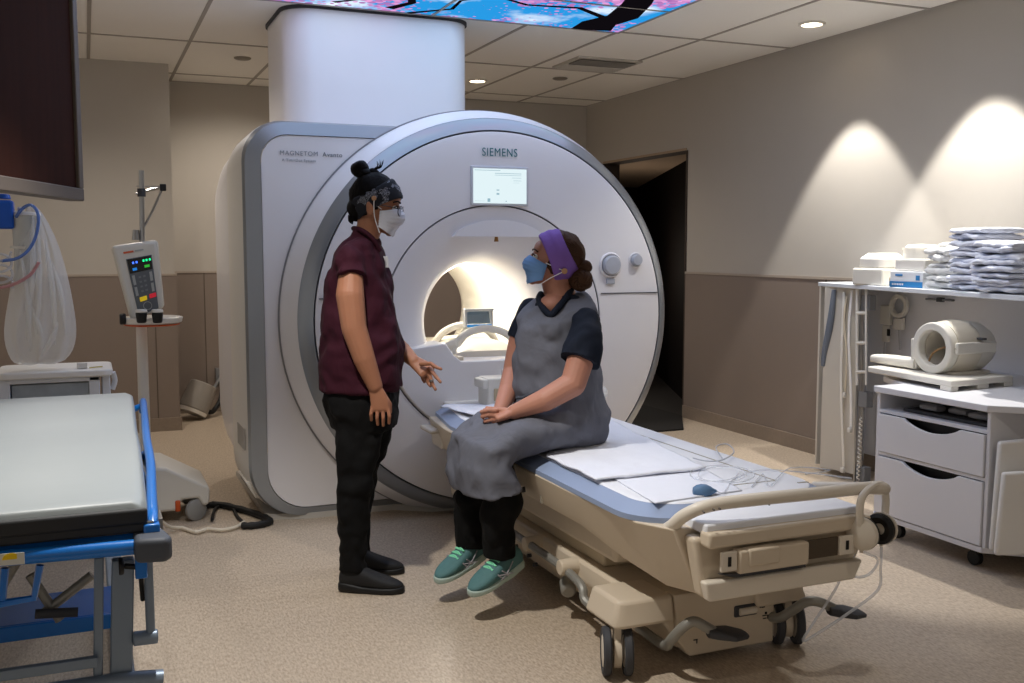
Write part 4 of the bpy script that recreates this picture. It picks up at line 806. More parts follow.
MB().bx(hc0+V((.02, -r-.012, .005)), hc0+V((.27, -r+.01, .009))).build('split_line', mat('joint_grey', '9A9486', .6), hd_)
MB().bx(hc0+V((.16, -r-.03, .045)), hc0+V((.19, -r+.01, .055))).build('clip', DGREY, hd_, bevel=.002)
MB().box(hc0+V((.18, 0, -r-.012)), (.26, .16, .05)).build('cradle_foot', IVORY, hd_, bevel=.01)
MB().tube([hc0+V((.04, .05, -.07)), hc0+V((.03, .02, -.03)), hc0+V((.03, -.03, -.0)), hc0+V((.06, -.06, .01))], .005, 8).build('inner_cable', mat('cable_tan', '8B6B42', .5), hd_)
ax0 = atx(888, 362, 3.80); MB().loft([(V((3.80, y, zz)), V((.05, 0, 0)), V((0, 0, h)), 4) for y, zz, h in ((4.1, .80, .02), (4.0, .80, .025), (3.86, .80, .025), (3.8, .80, .03))], 20).build('front_extension', IVORY, hd_, bevel=.003)
MB().bx((3.76, 3.79, .78), (3.84, 3.83, .90)).build('upright_tab', IVORY, hd_, bevel=.006)
# ---- things on the top shelf
def sb_(name, x0, y0, x1, y1, z0, z1, m, lb, cat, bev=.008, **k): return tag(MB().bx((x0, y0, z0), (x1, y1, z1)).build(name, m, bevel=bev, bseg=3, **k), lb, cat)
wbx = thing('lidded_box', 'white plastic box with a domed lid at the left end of the top shelf', 'box', (4.12, 4.46, ST))
MB().bx((4.02, 4.32, ST), (4.24, 4.56, ST+.095)).build('box_body', IVORY, wbx, bevel=.01, bseg=3)
MB().loft([(V((4.13, 4.44, ST+.098)), V((.1, 0, 0)), V((0, .11, 0))), (V((4.13, 4.44, ST+.15)), V((.098, 0, 0)), V((0, .108, 0))), (V((4.13, 4.44, ST+.18)), V((.06, 0, 0)), V((0, .07, 0)))], 28, 4).build('lid', WARMW, wbx, bevel=.006)
db = thing('dome_container', 'white rounded container standing behind the blue and white carton', 'container', (4.25, 4.28, ST))
MB().lathe([(.0001, 0), (.09, 0), (.10, .02), (.10, .20), (.08, .225), (.0001, .23)], (4.26, 4.28, ST), (0, 0, 1), (1, 0, 0), 36).build('tub', WARMW, db)
MB().cyl((4.26, 4.28, ST+.195), (4.26, 4.28, ST+.21), .104, n=36).build('tub_rim', IVORY, db)
gl = thing('glove_carton', 'white and blue printed carton lying on the top shelf beside the linen stacks', 'carton', (4.02, 4.08, ST))
MB().bx((3.97, 3.98, ST), (4.12, 4.21, ST+.085)).build('carton_body', mat('carton_white', 'E3E6EA', .5), gl, bevel=.003)
BLB = mat('print_blue', '2B7CB8', .5)
MB().bx((3.967, 3.98, ST+.001), (3.971, 4.21, ST+.032)).build('blue_band', BLB, gl); MB().bx((3.967, 4.0, ST+.04), (3.971, 4.025, ST+.065)).bx((3.967, 4.12, ST+.06), (3.971, 4.17, ST+.07)).build('blue_mark', BLB, gl)
m_ = MB()
for k in range(7): m_.bx((3.9655, 4.19-.012*k, ST+.012), (3.967, 4.183-.012*k, ST+.022))
m_.build('white_print', WHITE, gl)
sb_('upper_carton', 3.99, 3.99, 4.14, 4.2, ST+.086, ST+.15, WARMW, 'plain white carton lying on the blue and white carton', 'carton')
sb_('small_carton', 4.0, 4.225, 4.06, 4.25, ST, ST+.05, mat('card_tan', 'C9B998', .6), 'narrow tan box between the lidded box and the blue carton', 'box', .003)
LIN = wrinkle('linen_blue_white', 'DADEEA', .9, 14, .4, .012, 300, (1, 1, 3), .06); LIN2 = wrinkle('linen_white', 'E2E2E0', .9, 18, .5, .012, 300, (1, 1, 3), .04)
def linen(seed, hw, hd, th, layers, m):
    mb = MB(); 
    for l in range(layers):
        rr = []; z0 = th*(l+.5)/layers; hh = th/layers*(.58+.12*sin(seed*3+l))
        for i in range(15):
            t = i/14; y = -hw+2*hw*t; dz = .010*noise.noise(V((seed, t*3, l)))+.006*noise.noise(V((seed*2, t*8, l*3))); dx = .022*noise.noise(V((seed+7, t*3, l*2)))
            rr.append(mb.ring(V((dx, y, z0+dz)), V((hd*(1 if 0 < i < 14 else .97), 0, 0)), V((0, 0, hh*(.55 if i in (0, 14) else 1))), 28, 3.2))
        mb.skin(rr)
    o = mb.build('folded_linen', m, None, sharp=60); o['category'] = 'linen'; return o
ordn = ['bottom', 'second from the bottom', 'third from the bottom', 'fourth from the bottom', 'fifth from the bottom', 'sixth from the bottom', 'seventh from the bottom', 'eighth from the bottom', 'ninth from the bottom']
def stack(x, y, ths, hw, hd, m, where, seed):
    z = ST; first = {}
    for i, th in enumerate(ths):
        o = linen(seed+i*3.1, hw*(1+.06*sin(seed+i*2)), hd, th, 2 if th > .042 else 1, m)
        nm = 'topmost' if i == len(ths)-1 else ordn[i]
        o['label'] = 'folded white linen, %s in the %s' % (nm, where); o['group'] = 'folded linens on the top shelf'
        o.location = V((x+.012*sin(seed*3+i*1.7), y+.012*cos(seed+i*2.3), z+.0006*i)); o.rotation_euler.z = .05*sin(i*2.1+seed); z += th*.95
stack(4.10, 3.86, [.034, .030, .040, .030, .036, .040], .095, .14, LIN2, 'left stack beside the carton', 1.0)
stack(4.03, 3.63, [.044, .036, .050, .036, .044, .040, .048], .105, .15, LIN, 'tallest middle stack', 5.0)
stack(3.93, 3.38, [.046, .050, .048, .042, .050], .115, .15, LIN, 'right stack at the photo edge', 9.0)
stack(4.25, 3.98, [.05, .045, .05, .045, .045], .10, .10, LIN2, 'low stack behind the left stack', 13.0)
# ================================================================ PEOPLE
SKIN1 = mat('skin_tan', '9C6A50', .55, var=.06, vscale=20, bump=.05, bscale=220, sss=.08); SKIN2 = mat('skin_fair', 'AE7A66', .55, var=.07, vscale=18, bump=.05, bscale=220, sss=.08)
EYEW = mat('eye_white', 'E6E2DC', .2); EYED = mat('eye_dark', '20140E', .15)
def hairmat(n, c): return mat(n, c, .6, spec=.12, var=.5, vscale=30, bump=.35, bscale=90, stretch=(1, 1, .25))
HAIR1 = hairmat('hair_black', '0B0807'); HAIR2 = hairmat('hair_brown', '4A3426')
def basis(f, tilt=0):
    f = V(f).normalized(); s = f.cross(UP).normalized(); f = (f*cos(tilt)+UP*sin(tilt)).normalized(); u = s.cross(f); return s, f, u
def head(mb, c, B, k=1.0):
    s, f, u = B; M = Matrix((s, f, u)).transposed()
    P = lambda a, b, h: c+s*a*k+f*b*k+u*h*k
    def el(a, b, h, r): mb.ball(P(a, b, h), [x*k for x in r], M, 24)
    el(0, 0, 0, (.073, .094, .096)); el(0, .036, -.045, (.058, .056, .078)); el(0, .052, -.085, (.045, .042, .045)); el(0, .066, -.118, (.022, .02, .02))
    el(0, .078, .012, (.05, .02, .03))                       # brow
    mb.chain([P(0, .088, -.018), P(0, .106, -.05), P(0, .108, -.058)], [.009*k, .0125*k, .012*k]); el(.011, .098, -.06, (.009, .01, .008)); el(-.011, .098, -.06, (.009, .01, .008))
    el(0, .094, -.088, (.022, .009, .007)); el(0, .092, -.097, (.019, .009, .007))   # lips
    for q in (1, -1): el(q*.04, .062, -.055, (.02, .025, .022)); el(q*.076, -.008, -.035, (.008, .017, .03)); el(q*.08, -.014, -.025, (.007, .012, .018))
    return P
def face_bits(root, c, B, skin, eye_open=1, k=1.0, hair=HAIR1):
    s, f, u = B; M = Matrix((s, f, u)).transposed(); P = lambda a, b, h: c+s*a*k+f*b*k+u*h*k
    for q in (1, -1):
        e = MB().ball(P(q*.031, .078, -.026), .0125*k, M).build('eye', EYEW, root); MB().ball(P(q*.031, .0875, -.026), (.0055*k, .0035*k, .0055*k), M, 12).build('iris', EYED, e)
        MB().tube([P(q*.046, .082, -.022), P(q*.036, .0915, -.0165), P(q*.024, .093, -.018), P(q*.018, .09, -.024)], .0022*k, 6).build('eyelid', hair, root)
        MB().tube([P(q*.056, .077, -.004), P(q*.042, .09, .0015), P(q*.026, .096, .0), P(q*.016, .097, -.004)], lambda t: .0034*k*(1-.4*t), 8).build('eyebrow', hair, root)
def band(root, c, B, R, tilt, l0, l1, name, m, th=.006, off=0):
    s, f, u = B; e1 = f*cos(tilt)+u*sin(tilt); e3 = -f*sin(tilt)+u*cos(tilt)
    def fn(a, b):
        ph = 2*pi*a; w = .5+.5*cos(ph); lo = l0[0]*w+l0[1]*(1-w); hi = l1[0]*w+l1[1]*(1-w); la = radians(lo+(hi-lo)*b)
        d = (e1*cos(ph)+s*sin(ph))*cos(la)+e3*sin(la)
        q = V((d.dot(s)/R[0], d.dot(f)/R[1], d.dot(u)/R[2])); r = 1/q.length
        return c+d*(r+off+.0018*noise.noise(d*9)+.0012*sin(5*pi*b+2*sin(ph)))
    return MB().grid(fn, 64, 10).build(name, m, root, solid=th, sharp=0)
def mask(root, c, B, m, k=1.0, pl=6):
    s, f, u = B
    def fn(a, b):
        x = 2*a-1; F = .104+.018*sin(pi*min(1, b*1.5))-.034*max(0, b-.55)**1.3*2; H = (-.026-.103*b)*(1-x*x)+(-.042-.064*b)*x*x
        ed = .028; F2 = ed+(F-ed)*cos(x*pi/2)**.75 if abs(x) < 1 else ed
        W = .069*sin(x*pi/2*.98); return c+s*W*k+f*(F2+.0007*sin(2*pi*pl*b))*k+u*(H-.010*(1-abs(x))*(b > .9))*k
    o = MB().grid(fn, 32, 36).build('face_mask', m, root, solid=.0025, sharp=0); return o
def finger(mb, pts, r0, r1): n = len(pts); mb.chain(pts, [r0+(r1-r0)*i/(n-1) for i in range(n)], 10)
def shoe(root, heel, toe, up, L, mu, ms, h=1.0, laces=None, mark=None, low=0):
    heel, toe = V(heel), V(toe); d = (toe-heel).normalized(); up = V(up); up = (up-d*up.dot(d)).normalized(); s = d.cross(up)
    sec = [(0, .026, .062), (.05, .032, .085), (.16, .036, .092), (.3, .037, .090), (.42, .039, .078), (.55, .042, .062), (.7, .045, .049), (.82, .041, .039), (.91, .032, .031), (.97, .020, .024), (1.0, .009, .016)]
    mb = MB(); mb.loft([(heel+d*L*t+up*(.016+hh*h/2), s*w*L/.26, up*hh*h/2, 2.6) for t, w, hh in sec], 24)
    o = mb.build('shoe', mu, root, sub=1, sharp=0)
    mb = MB(); mb.loft([(heel+d*L*(t*1.03-.015)+up*(.014+.008*(t < .3)), s*(w+.003)*L/.26, up*(.014+.006*(t < .35)), 4) for t, w, hh in sec], 24); mb.build('sole', ms, o, sub=1, sharp=0)
    if laces:
        mb = MB()
        for i in range(5):
            t = .34+.065*i; hh = .092-.0075*i*1.0; zz = .021+(hh-.002*i)*h
            p = lambda a, b: heel+d*L*(t+a)+s*b+up*(zz+.001-abs(b)*.25)
            mb.tube([p(.02, -.022), p(0, 0), p(.02, .022)], .0032, 6); mb.tube([p(0, -.022), p(.03, .022)], .003, 6, 0)
        mb.tube([heel+d*L*.3+up*.105*h+s*.004, heel+d*L*.22+up*.135*h], .004, 6, 0)
        mb.build('laces', laces, o)
    if mark:
        for sg in (1, -1):
            mb = MB(); w = lambda t, z: heel+d*L*t+up*z+s*sg*(.040+.011*sin(pi*t)-(z-.045)*.22)*L/.26
            for A in ([(.28, .075), (.42, .05), (.58, .035)], [(.33, .035), (.45, .045), (.6, .055)], [(.42, .034), (.48, .055), (.52, .066)], [(.52, .034), (.58, .05), (.6, .06)]): mb.tube([w(*q) for q in A], .0024, 6)
            mb.build('side_stripes', mark, o)
    return o
# ---------------------------------------------------------------- standing woman
w1 = thing('person', 'standing person in burgundy scrub top and black trousers with patterned headband, gesturing', 'person', atz(368, 584, 0))
def A1(px, py, D): return at(px, py, D)
B1 = basis(RT, -radians(6)); hc1 = A1(376, 200, 4.06)
mb = MB(); head(mb, hc1, B1)
nb = A1(363, 243, 4.06)
mb.chain([hc1-B1[1]*.022-UP*.075, hc1-B1[1]*.03-UP*.12, nb], [.052, .050, .058])
def tor(px0, px1, py, D, hw, p=2.3): A, Bp = A1(px0, py, D), A1(px1, py, D); return ((A+Bp)/2, (Bp-A)/2, FW*hw, p)
mb.loft([tor(350, 376, 238, 4.06, .08), tor(342, 380, 252, 4.06, .12), tor(333, 386, 270, 4.06, .14), tor(328, 394, 320, 4.06, .14), tor(328, 396, 360, 4.06, .13), tor(334, 388, 400, 4.06, .11), tor(345, 380, 420, 4.06, .09)], 28)
NA = [A1(351.5, 262, 3.905), A1(350, 295, 3.87), A1(354, 328, 3.86), A1(364, 358, 3.86), A1(375, 386, 3.87)]
mb.chain(NA, [.042, .0545, .049, .043, .030])
# near hand
wr, pm = NA[-1], A1(380, 402, 3.87)
mb.loft([(wr, RT*.024, FW*.02), (A1(377.5, 393, 3.87), RT*.032, FW*.018), (A1(380, 402, 3.87), RT*.037, FW*.016), (A1(380.5, 409, 3.87), RT*.036, FW*.014), (A1(380.5, 411, 3.87), RT*.03, FW*.01)], 18, 2.6)
for (x0, y0, x1, y1, x2, y2) in ((372.6, 406, 371, 414, 371.5, 420), (377.8, 408, 377, 417, 377.8, 424.5), (383, 408.5, 383.2, 418, 383.2, 425.5), (388, 407, 389.4, 416, 389, 423)):
    finger(mb, [A1(x0, y0, 3.87), A1(x1, y1, 3.862), A1(x2, y2, 3.875)], .0085, .0068)
finger(mb, [A1(384, 396, 3.89), A1(389.5, 404, 3.90), A1(390, 412, 3.905)], .012, .0085)
# far arm reaching out, palm up
FA = [A1(366, 264, 4.2), A1(376, 300, 4.24), A1(386, 336, 4.25), A1(402, 350, 4.2), A1(414, 361.5, 4.15)]
mb.chain(FA, [.042, .047, .041, .036, .026])
dirh = (A1(428, 371, 4.1)-FA[-1]).normalized(); nn = (V((0, 0, 1))*.7-FW*.7); sd = dirh.cross(nn).normalized(); nn = sd.cross(dirh).normalized()
mb.loft([(FA[-1], sd*.026, nn*.02), (FA[-1].lerp(A1(428, 371, 4.12), .5), sd*.034, nn*.017), (A1(427, 371, 4.12), sd*.040, nn*.014), (A1(429, 373, 4.12), sd*.034, nn*.010)], 18, 2.6)
for ch in (((421, 364, 4.10), (431, 363.5, 4.07), (436, 367, 4.05), (441, 369, 4.04)), ((430, 368, 4.11), (434, 374, 4.08), (437.5, 378.5, 4.07), (440.5, 382, 4.06)), ((429, 372, 4.12), (431, 380, 4.11), (433, 385, 4.11), (435.5, 389.5, 4.10)), ((426, 374, 4.14), (427, 380, 4.13), (428.5, 383.5, 4.13), (430.5, 386, 4.12)), ((422, 374, 4.16), (423, 379, 4.16), (424.5, 382, 4.155))):
    finger(mb, [A1(*q) for q in ch], .0098, .007)
for hx, kx, axx, D in (((360, 410), (356, 472), (350, 572), 3.965), ((372, 410), (362, 472), (356.5, 556), 4.19)):
    mb.chain([A1(*hx, D), A1(*kx, D), A1(*axx, D)], [.07, .050, .034])
body1 = mb.build('body', SKIN1, w1, vox=.0035, smooth=3)
face_bits(w1, hc1, B1, SKIN1)
MB().cyl(A1(431, 379.5, 4.108), A1(431.6, 381.2, 4.108), .0108, n=16).build('ring', STEEL, w1)
TOP1 = wrinkle('burgundy_cotton', '320C1B', .85, 10, .4, .02, 700, (1, 1, .5))
mb = MB()
mb.loft([tor(356, 368, 227, 4.06, .055), tor(352, 376, 236, 4.06, .085), tor(343, 381, 243, 4.06, .13), tor(335, 385, 254, 4.06, .172), tor(329, 389, 270, 4.06, .185), tor(325, 394, 295, 4.06, .175), tor(322.5, 400, 325, 4.06, .17), tor(321.5, 403, 350, 4.06, .175), tor(321.5, 403, 372, 4.06, .18), tor(322.5, 402, 388, 4.06, .185)], 36)
mb.sleeve([A1(352, 256, 3.93), A1(352.3, 266, 3.905), A1(352.5, 277, 3.885)], [.060, .062, .064]); mb.chain([A1(364, 258, 4.2), A1(369, 276, 4.22)], [.06, .062])
for v in mb.b.verts: v.co += V((noise.noise(v.co*8), noise.noise(v.co*8+V((4, 4, 4))), 0))*.008
mb.build('scrub_top', TOP1, w1, vox=.006, smooth=3, folds=.016, fscale=.12)
# stand collar and placket
q = [(352, 229), (358, 226.5), (368, 232), (378, 243), (381, 252)]
mb = MB()
mb.tube([A1(380, 251, 3.995), A1(372, 238, 3.975), A1(361, 230, 3.985), A1(353.5, 228.5, 4.06), A1(361, 230, 4.135), A1(372, 238, 4.145), A1(380, 251, 4.10)], .010, 10, 4); mb.build('collar', TOP1, w1)
mb = MB().box(A1(385.5, 262, 4.05), (.03, .012, .045), rz=-YAW, taper=.7); mb.build('name_badge', mat('badge_white', 'D8D8DC', .4), w1, bevel=.002)
PANT = wrinkle('black_cotton', '070708', .85, 9, .45, .02, 600, (1, 1, .5))
mb = MB()
mb.loft([tor(326, 397, 384, 4.06, .165), tor(325, 397, 398, 4.06, .172), tor(328, 397, 412, 4.06, .175), tor(334, 395, 426, 4.06, .17)], 30)
mb.sleeve([A1(359, 412, 3.99), A1(359, 440, 3.975), A1(356, 474, 3.96), A1(352.5, 510, 3.955), A1(353, 540, 3.955), A1(351, 571, 3.955)], [.100, .091, .075, .070, .058, .054])
mb.sleeve([A1(374, 412, 4.14), A1(370, 442, 4.17), A1(362, 474, 4.19), A1(356, 512, 4.20), A1(357, 556, 4.20)], [.088, .078, .064, .058, .052])
for v in mb.b.verts: v.co += V((noise.noise(v.co*9), noise.noise(v.co*9+V((4, 4, 4))), 0))*.010
mb.build('trousers', PANT, w1, vox=.007, smooth=3, folds=.014, fscale=.1)
SHB = mat('black_knit_shoe', '121214', .7, bump=.3, bscale=300); SHBS = mat('black_rubber_sole', '0A0A0B', .55)
h_ = atz(340, 590, 0); t_ = h_+(RT*.97-FW*.12)*.255
shoe(w1, h_, t_, UP, .262, SHB, SHBS, 1.0)
h_ = atz(345, 573, 0); shoe(w1, h_, h_+RT, UP, .25, SHB, SHBS, 1.0)
# hair, headband, mask, glasses
s, f, u = B1; M1 = Matrix((s, f, u)).transposed(); P1 = lambda a, b, h: hc1+s*a+f*b+u*h
mb = MB(); mb.ball(P1(0, -.012, .012), (.080, .097, .098), M1, 32); mb.ball(P1(0, -.07, -.045), (.055, .04, .045), M1, 20)
mb.ball(P1(0, -.072, .112), (.038, .038, .036), M1, 20); mb.ball(P1(.01, -.055, .10), (.03, .03, .025), M1, 16); mb.chain([P1(0, -.02, .105), P1(0, .0, .09)], [.02, .02])
for v in mb.b.verts: v.co += V((noise.noise(v.co*30), noise.noise(v.co*30+V((2, 2, 2))), noise.noise(v.co*30+V((7, 2, 2)))))*.006
bmesh.ops.bisect_plane(mb.b, geom=mb.b.verts[:]+mb.b.edges[:]+mb.b.faces[:], plane_co=P1(0, .05, .0), plane_no=f*.8-u*.6, clear_outer=True)
ho = mb.build('hair', HAIR1, w1, sharp=0)
mb = MB()
for k in range(16):
    a = random.uniform(-1, 1); mb.tube([P1(.01*a, -.03, .115), P1(.01*a, .0+.012*a, .128+.01*random.random()), P1(.02*a, .02*a-.0, .150+.012*random.random())], lambda t: .0025*(1.1-t), 5, 3)
for k in range(7): mb.tube([P1(.03, -.075-.004*k, -.07), P1(.03, -.078-.003*k, -.09-.004*random.random()), P1(.028, -.08, -.105)], .002, 5, 3)
mb.build('loose_hair', HAIR1, ho)
# navy headband with white flower sprigs
HB = bpy.data.materials.new('navy_sprig_fabric'); HB.use_nodes = True; nt = HB.node_tree; b_ = nt.nodes['Principled BSDF']; b_.inputs['Roughness'].default_value = .85
tc = nt.nodes.new('ShaderNodeTexCoord'); wv = nt.nodes.new('ShaderNodeTexVoronoi'); wv.feature = 'DISTANCE_TO_EDGE'; wv.inputs['Scale'].default_value = 90; nd = nt.nodes.new('ShaderNodeTexNoise'); nd.inputs['Scale'].default_value = 40; nt.links.new(tc.outputs['Object'], nd.inputs[0]); nt.links.new(nd.outputs['Color'], wv.inputs[0]); wv.inputs['Scale'].default_value = 14
nz = nt.nodes.new('ShaderNodeTexNoise'); nz.inputs['Scale'].default_value = 22; nt.links.new(tc.outputs['Object'], nz.inputs[0])
m1 = nt.nodes.new('ShaderNodeMath'); m1.operation = 'LESS_THAN'; m1.inputs[1].default_value = .06; nt.links.new(wv.outputs['Distance'], m1.inputs[0])
m2 = nt.nodes.new('ShaderNodeMath'); m2.operation = 'GREATER_THAN'; m2.inputs[1].default_value = .56; nt.links.new(nz.outputs['Fac'], m2.inputs[0])
m3 = nt.nodes.new('ShaderNodeMath'); m3.operation = 'MULTIPLY'; nt.links.new(m1.outputs[0], m3.inputs[0]); nt.links.new(m2.outputs[0], m3.inputs[1])
mx = nt.nodes.new('ShaderNodeMix'); mx.data_type = 'RGBA'; mx.inputs['A'].default_value = lin('0A0E1A'); mx.inputs['B'].default_value = lin('9DA1AE'); nt.links.new(m3.outputs[0], mx.inputs['Factor']); nt.links.new(mx.outputs['Result'], b_.inputs['Base Color'])
hb1 = band(w1, hc1, B1, (.082, .104, .104), radians(22), (-12, -34), (36, 14), 'headband', HB)
MK1 = wrinkle('mask_pale', 'C9CCD6', .8, 30, .25, .004, 900, (1, 1, 1), .03); fm_ = mask(w1, hc1, B1, MK1)
def straps(P, fm, bp, m=None):
    for h0 in (-.036, -.128):
        MB().tube([P(.068, .035, h0), P(.0775, .01, (h0+bp[2])/2-.002), P(*bp)], .0018, 6, 4).build('ear_loop', mat('strap_white', 'E4E4E8', .6), fm)
        MB().tube([P(-.068, .035, h0), P(-.0775, .01, (h0+bp[2])/2-.002), P(-bp[0], bp[1], bp[2])], .0018, 6, 4).build('ear_loop', mat('strap_white', 'E4E4E8', .6), fm)
straps(P1, fm_, (.091, .004, .003))
WB = mat('wood_button', 'B58A66', .5)
for q in (1, -1): MB().cyl(P1(q*.088, .004, .003), P1(q*.093, .004, .003), .0095, n=20).build('button', WB, hb1, bevel=.0015)
g_ = MB()
for q in (1, -1):
    pts = [P1(q*(.034+.025*cos(2*pi*k/20)), .108-.01*abs(cos(2*pi*k/20)), -.036+.021*sin(2*pi*k/20)) for k in range(20)]
    g_.tube(pts, .0016, 6, 0, True); g_.tube([P1(q*.058, .10, -.028), P1(q*.072, .06, -.022), P1(q*.079, .01, -.02)], .0018, 6)
g_.tube([P1(.012, .110, -.034), P1(0, .113, -.03), P1(-.012, .110, -.034)], .0016, 6)
gg = g_.build('glasses', mat('glasses_black', '15151A', .3), w1)
for q in (1, -1): MB().lathe([(.0001, 0), (.0225, 0), (.0225, .001), (.0001, .001)], P1(q*.034, .106, -.036), f, u, 24).build('lens', CLEAR, gg)
# ---------------------------------------------------------------- seated woman
w2 = thing('person', 'seated person in grey gown, blue mask and purple headband on the patient table', 'person', V((1.76, 3.58, .61)))
B2 = basis(-RT, radians(17)); hc2 = at(556.5, 256.5, 3.97); F2 = V((-.9, -.42, 0)).normalized(); S2 = V((-.42, .9, 0)).normalized()
s, f, u = B2; M2 = Matrix((s, f, u)).transposed(); P2 = lambda a, b, h: hc2+s*a+f*b+u*h
mb = MB(); head(mb, hc2, B2, .97)
tc2 = lambda px, py, hw, hd, D=3.99, p=2.3: (at(px, py, D), S2*hw, F2*hd, p)
nb = at(560, 293, 3.98)
mb.chain([hc2-f*.01-UP*.07, at(556, 284, 3.98), at(561, 297, 3.98)], [.055, .056, .062]); mb.ball(at(554, 305, 3.945), (.060, .060, .045), seg=20)
mb.loft([tc2(562, 297, .08, .055), tc2(560, 309, .12, .07), tc2(557, 325, .15, .09), tc2(556, 360, .15, .12), tc2(558, 395, .16, .13), (V((1.74, 3.58, .72)), S2*.14, F2*.12, 2.3), (V((1.74, 3.58, .67)), S2*.11, F2*.09, 2.3)], 28)
Y0, Y1 = 3.40, 3.70
NA2 = [aty(586, 322, 3.44), aty(583, 352, 3.36), aty(573, 384, 3.34), aty(545, 400, 3.36), aty(514, 412, 3.42)]
mb.chain(NA2, [.040, .052, .048, .043, .028])
FA2 = [aty(532, 312, 3.72), aty(520, 342, 3.76), aty(513, 372, 3.76), aty(508, 392, 3.68), aty(500, 412, 3.56)]
mb.chain(FA2, [.040, .048, .042, .040, .028])
# clasped hands in the lap
def pal(a, b, w, t, m): 
    d = (b-a).normalized(); n_ = (UP-d*UP.dot(d)).normalized(); s_ = d.cross(n_); m.loft([(a, s_*w*.7, n_*t), (a.lerp(b, .5), s_*w, n_*t), (b, s_*w, n_*t*.8), (b+d*.006, s_*w*.8, n_*t*.5)], 16, 2.6); return d, n_, s_
k1 = aty(497, 418, 3.44); pal(NA2[-1], k1, .036, .017, mb)
k2 = aty(492, 418, 3.55); pal(FA2[-1], k2, .034, .017, mb)
for i in range(4):      # near hand's fingers fold over the far hand
    o_ = k1+UP*(.028-.0185*i)+V((.007*i-.004, 0, 0)); q_ = (1, 1.08, 1, .82)[i]; finger(mb, [o_, o_+V((-.030, .008, .002))*q_, o_+V((-.046, .030, -.006))*q_, o_+V((-.034, .054, -.012))*q_], .0090, .0070)
for i in range(4):
    o_ = k2+UP*(.030-.018*i)+V((-.006, 0, 0)); q_ = (1, 1.05, .95, .8)[i]; finger(mb, [o_, o_+V((-.026, -.006, .004))*q_, o_+V((-.036, -.026, -.006))*q_], .0090, .0072)
finger(mb, [NA2[-1].lerp(k1, .4)+UP*.015, k1+V((.0, .02, .03)), k1+V((-.028, .03, .034))], .011, .0085)
finger(mb, [FA2[-1].lerp(k2, .4)+UP*.015, k2+V((.0, -.03, .036)), k2+V((-.026, -.045, .034))], .011, .0085)
nk, fk = V((1.36, 3.41, .61)), V((1.36, 3.65, .61)); na, fa = aty(500, 550, 3.42), aty(468, 538, 3.66)
mb.chain([V((1.70, 3.52, .70)), nk+V((.03, .01, .01)), na], [.06, .045, .034]); mb.chain([V((1.70, 3.64, .70)), fk+V((.03, 0, .01)), fa], [.06, .045, .034])
mb.build('body', SKIN2, w2, vox=.0035, smooth=3)
face_bits(w2, hc2, B2, SKIN2, hair=HAIR2)
# hair
mb = MB(); mb.ball(P2(0, -.014, .008), (.081, .098, .099), M2, 32); mb.ball(P2(0, -.07, -.04), (.05, .035, .045), M2, 20)
bmesh.ops.bisect_plane(mb.b, geom=mb.b.verts[:]+mb.b.edges[:]+mb.b.faces[:], plane_co=P2(0, .03, .0), plane_no=f, clear_outer=True)
mb.ball(at(583.5, 267, 3.95), (.034, .034, .03), None, 20); mb.ball(at(581, 280, 3.94), (.046, .046, .045), None, 20); mb.ball(at(574, 276, 3.96), (.04, .04, .04), None, 16)
for v in mb.b.verts: v.co += V((noise.noise(v.co*30), noise.noise(v.co*30+V((2, 2, 2))), noise.noise(v.co*30+V((7, 2, 2)))))*.006
ho2 = mb.build('hair', HAIR2, w2, sharp=0)
mb = MB()
for k in range(26):
    a = -1+2*k/25; mb.tube([P2(.074*sin(a*1.5), .0, .1*cos(a*1.2)+.0), P2(.078*sin(a*1.5), -.05, .088*cos(a*1.2)-.004), P2(.055*sin(a*1.5), -.095, .04*cos(a)), P2(.02, -.1, -.03)], .0035, 6, 5)
for k in range(10):
    a = 2*pi*k/10; mb.tube([at(581+11.5*cos(a), 280+11*sin(a), 3.93), at(581+8*cos(a+.9), 280+8*sin(a+.9), 3.905), at(581+4*cos(a+1.7), 280+4*sin(a+1.7), 3.897)], .004, 6, 4)
mb.build('hair_strands', HAIR2, ho2)
hb2 = band(w2, hc2, B2, (.092, .105, .104), radians(38), (-6, -38), (40, 22), 'headband', wrinkle('purple_jersey', '8462B4', .8, 20, .4, .006, 900, (1, 1, 1)))
MK2 = wrinkle('mask_blue', '6C93C4', .8, 30, .3, .005, 900, (1, 1, 1), .04); fm2 = mask(w2, hc2, B2, MK2, .98)
bpx = (-.092, -.042, -.045)
for h0 in (-.036, -.125):
    for q in (-1, 1): MB().tube([P2(q*.067, .035, h0), P2(q*.078, .0, (h0-.045)/2), P2(q*.092, -.042, -.045)], .0018, 6, 4).build('ear_loop', MATS['strap_white'], fm2)
for q in (1, -1): MB().cyl(P2(q*.087, -.042, -.045), P2(q*.094, -.042, -.045), .0115, n=20).build('button', WB, hb2, bevel=.0015)
